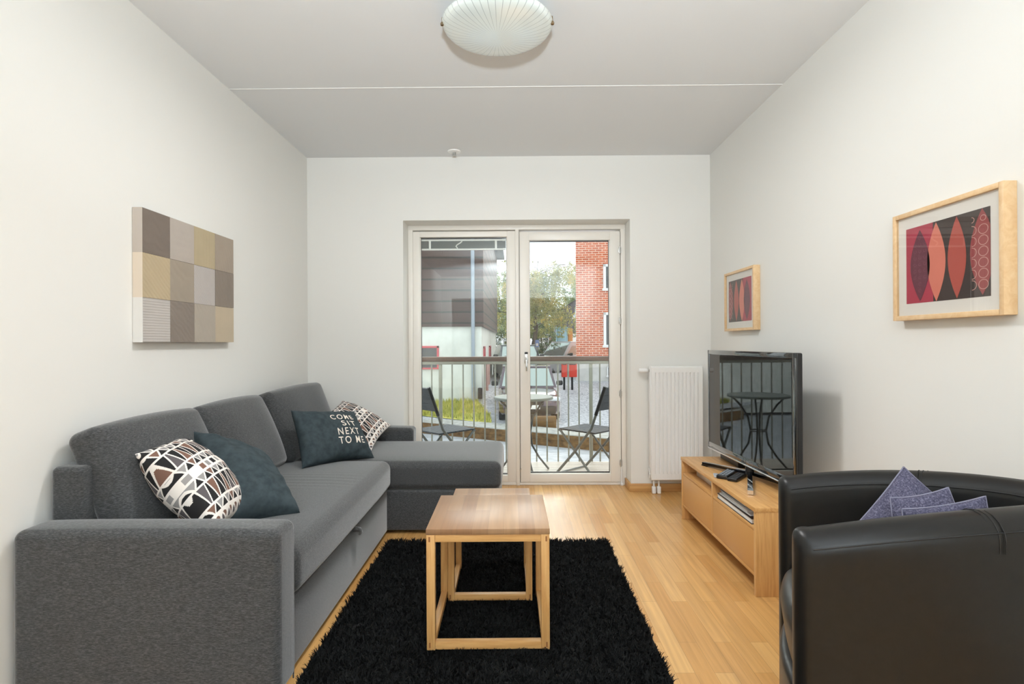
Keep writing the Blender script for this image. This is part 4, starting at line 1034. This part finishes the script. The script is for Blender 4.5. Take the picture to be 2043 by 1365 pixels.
# ------------------------------------------------------------------ yard furniture
M_redp = mat('red_box_paint', S(206, 62, 44), .45)
for (x, lbw, lab) in ((1.80, .10, 'narrow red box on a post, left one of the two before the brick house'), (2.10, .17, 'wider red box on a post, right one of the two before the brick house')):
    t = thing('post_box', lab, 'post box', (x, 21, gz(21)))
    part('box', MB().rbox(x - lbw, x + lbw, 20.85, 21.15, -.18, .46, .02, 2), M_redp, t)
    part('post', MB().tube([(x, 21, gz(21) - .02), (x, 21, -.17)], .04, 10), M_grille, t)
    part('slot', MB().box(x - lbw * .7, x + lbw * .7, 20.843, 20.852, .28, .31), M_grille, t, smooth=False)
pt_ = thing('portable_toilet', 'pale blue portable toilet behind the silver parked car', 'portable toilet', (2.95, 36, gz(36)))
M_lblue = mat('pale_blue_plastic', S(120, 180, 206), .5)
g0 = gz(36)
part('cabin', MB().rbox(2.6, 3.27, 35.6, 36.6, g0, 2.02, .04, 2), M_lblue, pt_)
part('roof', MB().rbox(2.56, 3.31, 35.56, 36.64, 2.0, 2.12, .05, 3), M_lblue, pt_)
part('door', MB().rbox(2.67, 3.20, 35.575, 35.61, g0 + .08, 1.92, .01), mat('paler_blue_door', S(160, 206, 226), .5), pt_)
part('door_sign', MB().box(2.84, 3.04, 35.565, 35.577, 1.62, 1.76), M_plate, pt_, smooth=False)
sd_ = MB().rbox(3.36, 3.64, 35.9, 36.5, g0, 2.02, .02)
solo('orange_locker', sd_, mat('orange_panel', S(222, 146, 70), .6), 'narrow orange locker beside the blue portable toilet', 'locker')
sg = thing('road_sign', 'small blue and white road sign beside the birch trunk', 'sign', (1.16, 31, gz(31)))
part('board', MB().rbox(1.06, 1.26, 30.97, 31.0, .87, 1.27, .01), mat('sign_blue', S(110, 140, 196), .4), sg)
part('panel', MB().box(1.10, 1.22, 30.96, 30.972, .93, 1.08), M_plate, sg, smooth=False)
part('post', MB().tube([(1.16, 31.02, gz(31) - .02), (1.16, 31.02, .88)], .03, 8), M_galv, sg)
wl_ = MB().rbox(1.35, 4.9, 40, 40.2, gz(40) - .1, 1.75, .02)
solo('garden_wall', wl_, mat('white_render', S(232, 232, 230), .9), 'low white rendered wall behind the toilet and the hedge', 'wall')
yb = thing('yellow_bar', 'thin yellow bar frame standing under the birch branches', 'barrier', (2.35, 38, gz(38)))
M_yel = mat('yellow_paint', S(236, 190, 60), .5)
part('crossbar', MB().bar((1.68, 38, 2.68), (3.12, 38, 2.72), .08, .10), M_yel, yb, smooth=False)
for x in (1.72, 3.06): part('upright', MB().bar((x, 38, gz(38) - .02), (x, 38, 2.68), .07, .07), M_yel, yb, smooth=False)
cb_ = MB().rbox(2.22, 2.58, 37, 37.3, gz(37), 1.45, .01)
solo('orange_barrier', cb_, mat('orange_white_barrier', S(226, 138, 92), .6), 'small orange barrier left of the portable toilet', 'barrier')
sh = thing('dark_shed', 'dark vertical boarded shed behind the blue portable toilet', 'shed', (4.7, 46, gz(46)))
M_vb = plank_mat('dark_vertical_boards', S(92, 88, 96), S(74, 70, 78), 9, .22, .03, 'ZX', .7, (1, 20, 1), .8, mcol=(.02, .02, .02, 1))
part('wall', MB().prism([(3.3, .3), (7.5, .3), (7.5, 4.9), (5.0, 4.6), (3.3, 3.5)], lambda a, c, d: (a, d, c), 46, 48), M_vb, sh, smooth=False)
part('roof_edge', MB().bar((3.2, 45.95, 3.5), (5.0, 45.95, 4.65), .2, .12), M_grille, sh, smooth=False)
tr_ = MB().add([(4.35, 43, 2.95), (5.0, 43, 2.95), (5.0, 43.65, 2.95), (4.35, 43.65, 2.95), (4.58, 43.2, 3.5), (4.78, 43.2, 3.5), (4.78, 43.4, 3.5), (4.58, 43.4, 3.5), (4.64, 43.25, 4.05), (4.72, 43.25, 4.05), (4.72, 43.35, 4.05), (4.64, 43.35, 4.05)],
             [(0, 3, 2, 1)] + [(i, (i + 1) % 4, 4 + (i + 1) % 4, 4 + i) for i in range(4)] + [(4 + i, 4 + (i + 1) % 4, 8 + (i + 1) % 4, 8 + i) for i in range(4)] + [(8, 9, 10, 11)])
tw = thing('ventilation_turret', 'pale pointed metal turret in front of the dark shed', 'turret', (4.67, 43.3, gz(43)))
part('hood', tr_, mat('pale_zinc', S(196, 206, 214), .5), tw, smooth=False)
part('shaft', MB().rbox(4.42, 4.93, 43.05, 43.6, gz(43), 2.95, .01), M_vb, tw)

# ------------------------------------------------------------------ birch, hedge, trees behind
M_bark = ramp_mat('dark_bark', [(.35, S(52, 44, 36)), (.65, S(110, 98, 84))], (6, 6, 2), .9, 5, .3, .02)
def leafmat(n_, a, b_, c):
    m = ramp_mat(n_, [(.35, a), (.5, b_), (.65, c)], (.9, .9, .9), .7, 4, 0); m.node_tree.nodes['Principled BSDF'].inputs['Transmission Weight'].default_value = 0; return m
M_birch = leafmat('birch_leaves', S(120, 134, 62), S(170, 172, 86), S(226, 206, 110))
M_green = leafmat('green_leaves', S(58, 84, 44), S(90, 116, 60), S(130, 152, 86))
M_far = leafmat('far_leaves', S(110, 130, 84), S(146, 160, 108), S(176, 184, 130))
def leaves(name, pts, size, M, parent, seed, droop=.6):
    r_ = np.random.RandomState(seed); P = np.asarray(pts); n_ = len(P)
    a = r_.uniform(0, 2 * np.pi, n_); el = r_.uniform(-1.2, 1.2, n_); s = size * r_.uniform(.6, 1.3, n_)
    d = np.stack([np.cos(a) * np.cos(el), np.sin(a) * np.cos(el), np.sin(el) - droop], 1); d /= np.linalg.norm(d, axis=1)[:, None]
    u = np.stack([-np.sin(a), np.cos(a), r_.normal(0, .4, n_)], 1); u /= np.linalg.norm(u, axis=1)[:, None]
    V = np.stack([P, P + d * s[:, None] * .5 + u * s[:, None] * .32, P + d * s[:, None], P + d * s[:, None] * .5 - u * s[:, None] * .32], 1).reshape(-1, 3)
    m = MB(); m.v = [tuple(p) for p in V.tolist()]; m.f = [(4 * i, 4 * i + 1, 4 * i + 2, 4 * i + 3) for i in range(n_)]; m.m = [0] * n_
    o = part(name, m, M, parent, smooth=False); o['kind'] = 'stuff'; return o
def birch(label, x, y, zb, H, R_, seed, M, nl, size=.10, trunk=.16, name='birch_tree'):
    r_ = random.Random(seed); t = thing(name, label, 'tree', (x, y, zb))
    top = Vector((x + .2, y, zb + H * .93)); m = MB()
    base = Vector((x, y, zb - .05)); n_ = 8
    tp = [base.lerp(top, i / n_) + Vector((.12 * math.sin(i * 1.3 + seed), .1 * math.cos(i), 0)) for i in range(n_ + 1)]
    m.tube(tp, [trunk * (1 - .85 * i / n_) for i in range(n_ + 1)], 12)
    part('trunk', m, M_bark, t)
    bm_ = MB(); pts = []
    for k in range(26):
        f = .28 + .68 * k / 26; i = f * n_; p = tp[int(i)].lerp(tp[min(n_, int(i) + 1)], i - int(i))
        a = r_.uniform(0, 6.283); ln = R_ * (1.05 - .75 * max(0, f - .45)) * r_.uniform(.75, 1.1)
        d = Vector((math.cos(a), math.sin(a) * .8, 0)); pa = [p + d * ln * s + Vector((0, 0, 1)) * (ln * .55 * s - ln * .35 * s * s) for s in (0, .33, .66, 1)]
        bm_.tube(pa, [trunk * .34 * (1 - f * .6), trunk * .22 * (1 - f * .6), .018, .008], 7)
        for q in range(11):
            s = .25 + .75 * q / 10; j = min(2, int(s * 3)); o = pa[j].lerp(pa[j + 1], s * 3 - j) + Vector((r_.gauss(0, .22), r_.gauss(0, .22), r_.gauss(0, .1)))
            hl_ = r_.uniform(.5, 1.7) * (H / 7)
            for _ in range(max(4, int(nl * hl_ / 320))):
                dz = r_.random() * hl_; pts.append((o.x + r_.gauss(0, .09), o.y + r_.gauss(0, .09), max(zb + 1.7, o.z - dz)))
    part('branches', bm_, M_bark, t)
    leaves('foliage', pts, size, M, t, seed)
    return t
birch('weeping birch with yellowing leaves in the middle of the yard', 1.0, 33, gz(33), 6.6, 3.0, 4, M_birch, 24000, .12)
def bush(name, label, c, r3, n_, M, seed, size=.10, cat='bush'):
    rs_ = np.random.RandomState(seed); v = rs_.normal(size=(n_, 3)); v /= np.linalg.norm(v, axis=1)[:, None]; v *= rs_.uniform(.6, 1, n_)[:, None] ** .5
    P = v * np.array(r3) + np.array(c); P = P[P[:, 2] > gz(c[1]) + .02]
    t = thing(name, label, cat, (c[0], c[1], gz(c[1]))); m = MB()
    for k in range(6):
        a = k * 1.05; m.tube([(c[0] + .1 * math.cos(a), c[1] + .1 * math.sin(a), gz(c[1]) - .03), (c[0] + r3[0] * .6 * math.cos(a), c[1] + r3[1] * .6 * math.sin(a), c[2] + r3[2] * .4)], [.03, .008], 6)
    part('stem', m, M_bark, t); leaves('foliage', P, size, M, t, seed)
bush('hedge_bush', 'dark green bush between the birch trunk and the blue toilet', (1.75, 35, 1.35), (.75, .7, 1.05), 3500, M_green, 8, .12)
bush('hedge_bush', 'dark bush behind the pale silver car beside the boarded house', (-1.0, 36, .95), (.9, .8, 1.1), 3500, M_green, 9, .12)
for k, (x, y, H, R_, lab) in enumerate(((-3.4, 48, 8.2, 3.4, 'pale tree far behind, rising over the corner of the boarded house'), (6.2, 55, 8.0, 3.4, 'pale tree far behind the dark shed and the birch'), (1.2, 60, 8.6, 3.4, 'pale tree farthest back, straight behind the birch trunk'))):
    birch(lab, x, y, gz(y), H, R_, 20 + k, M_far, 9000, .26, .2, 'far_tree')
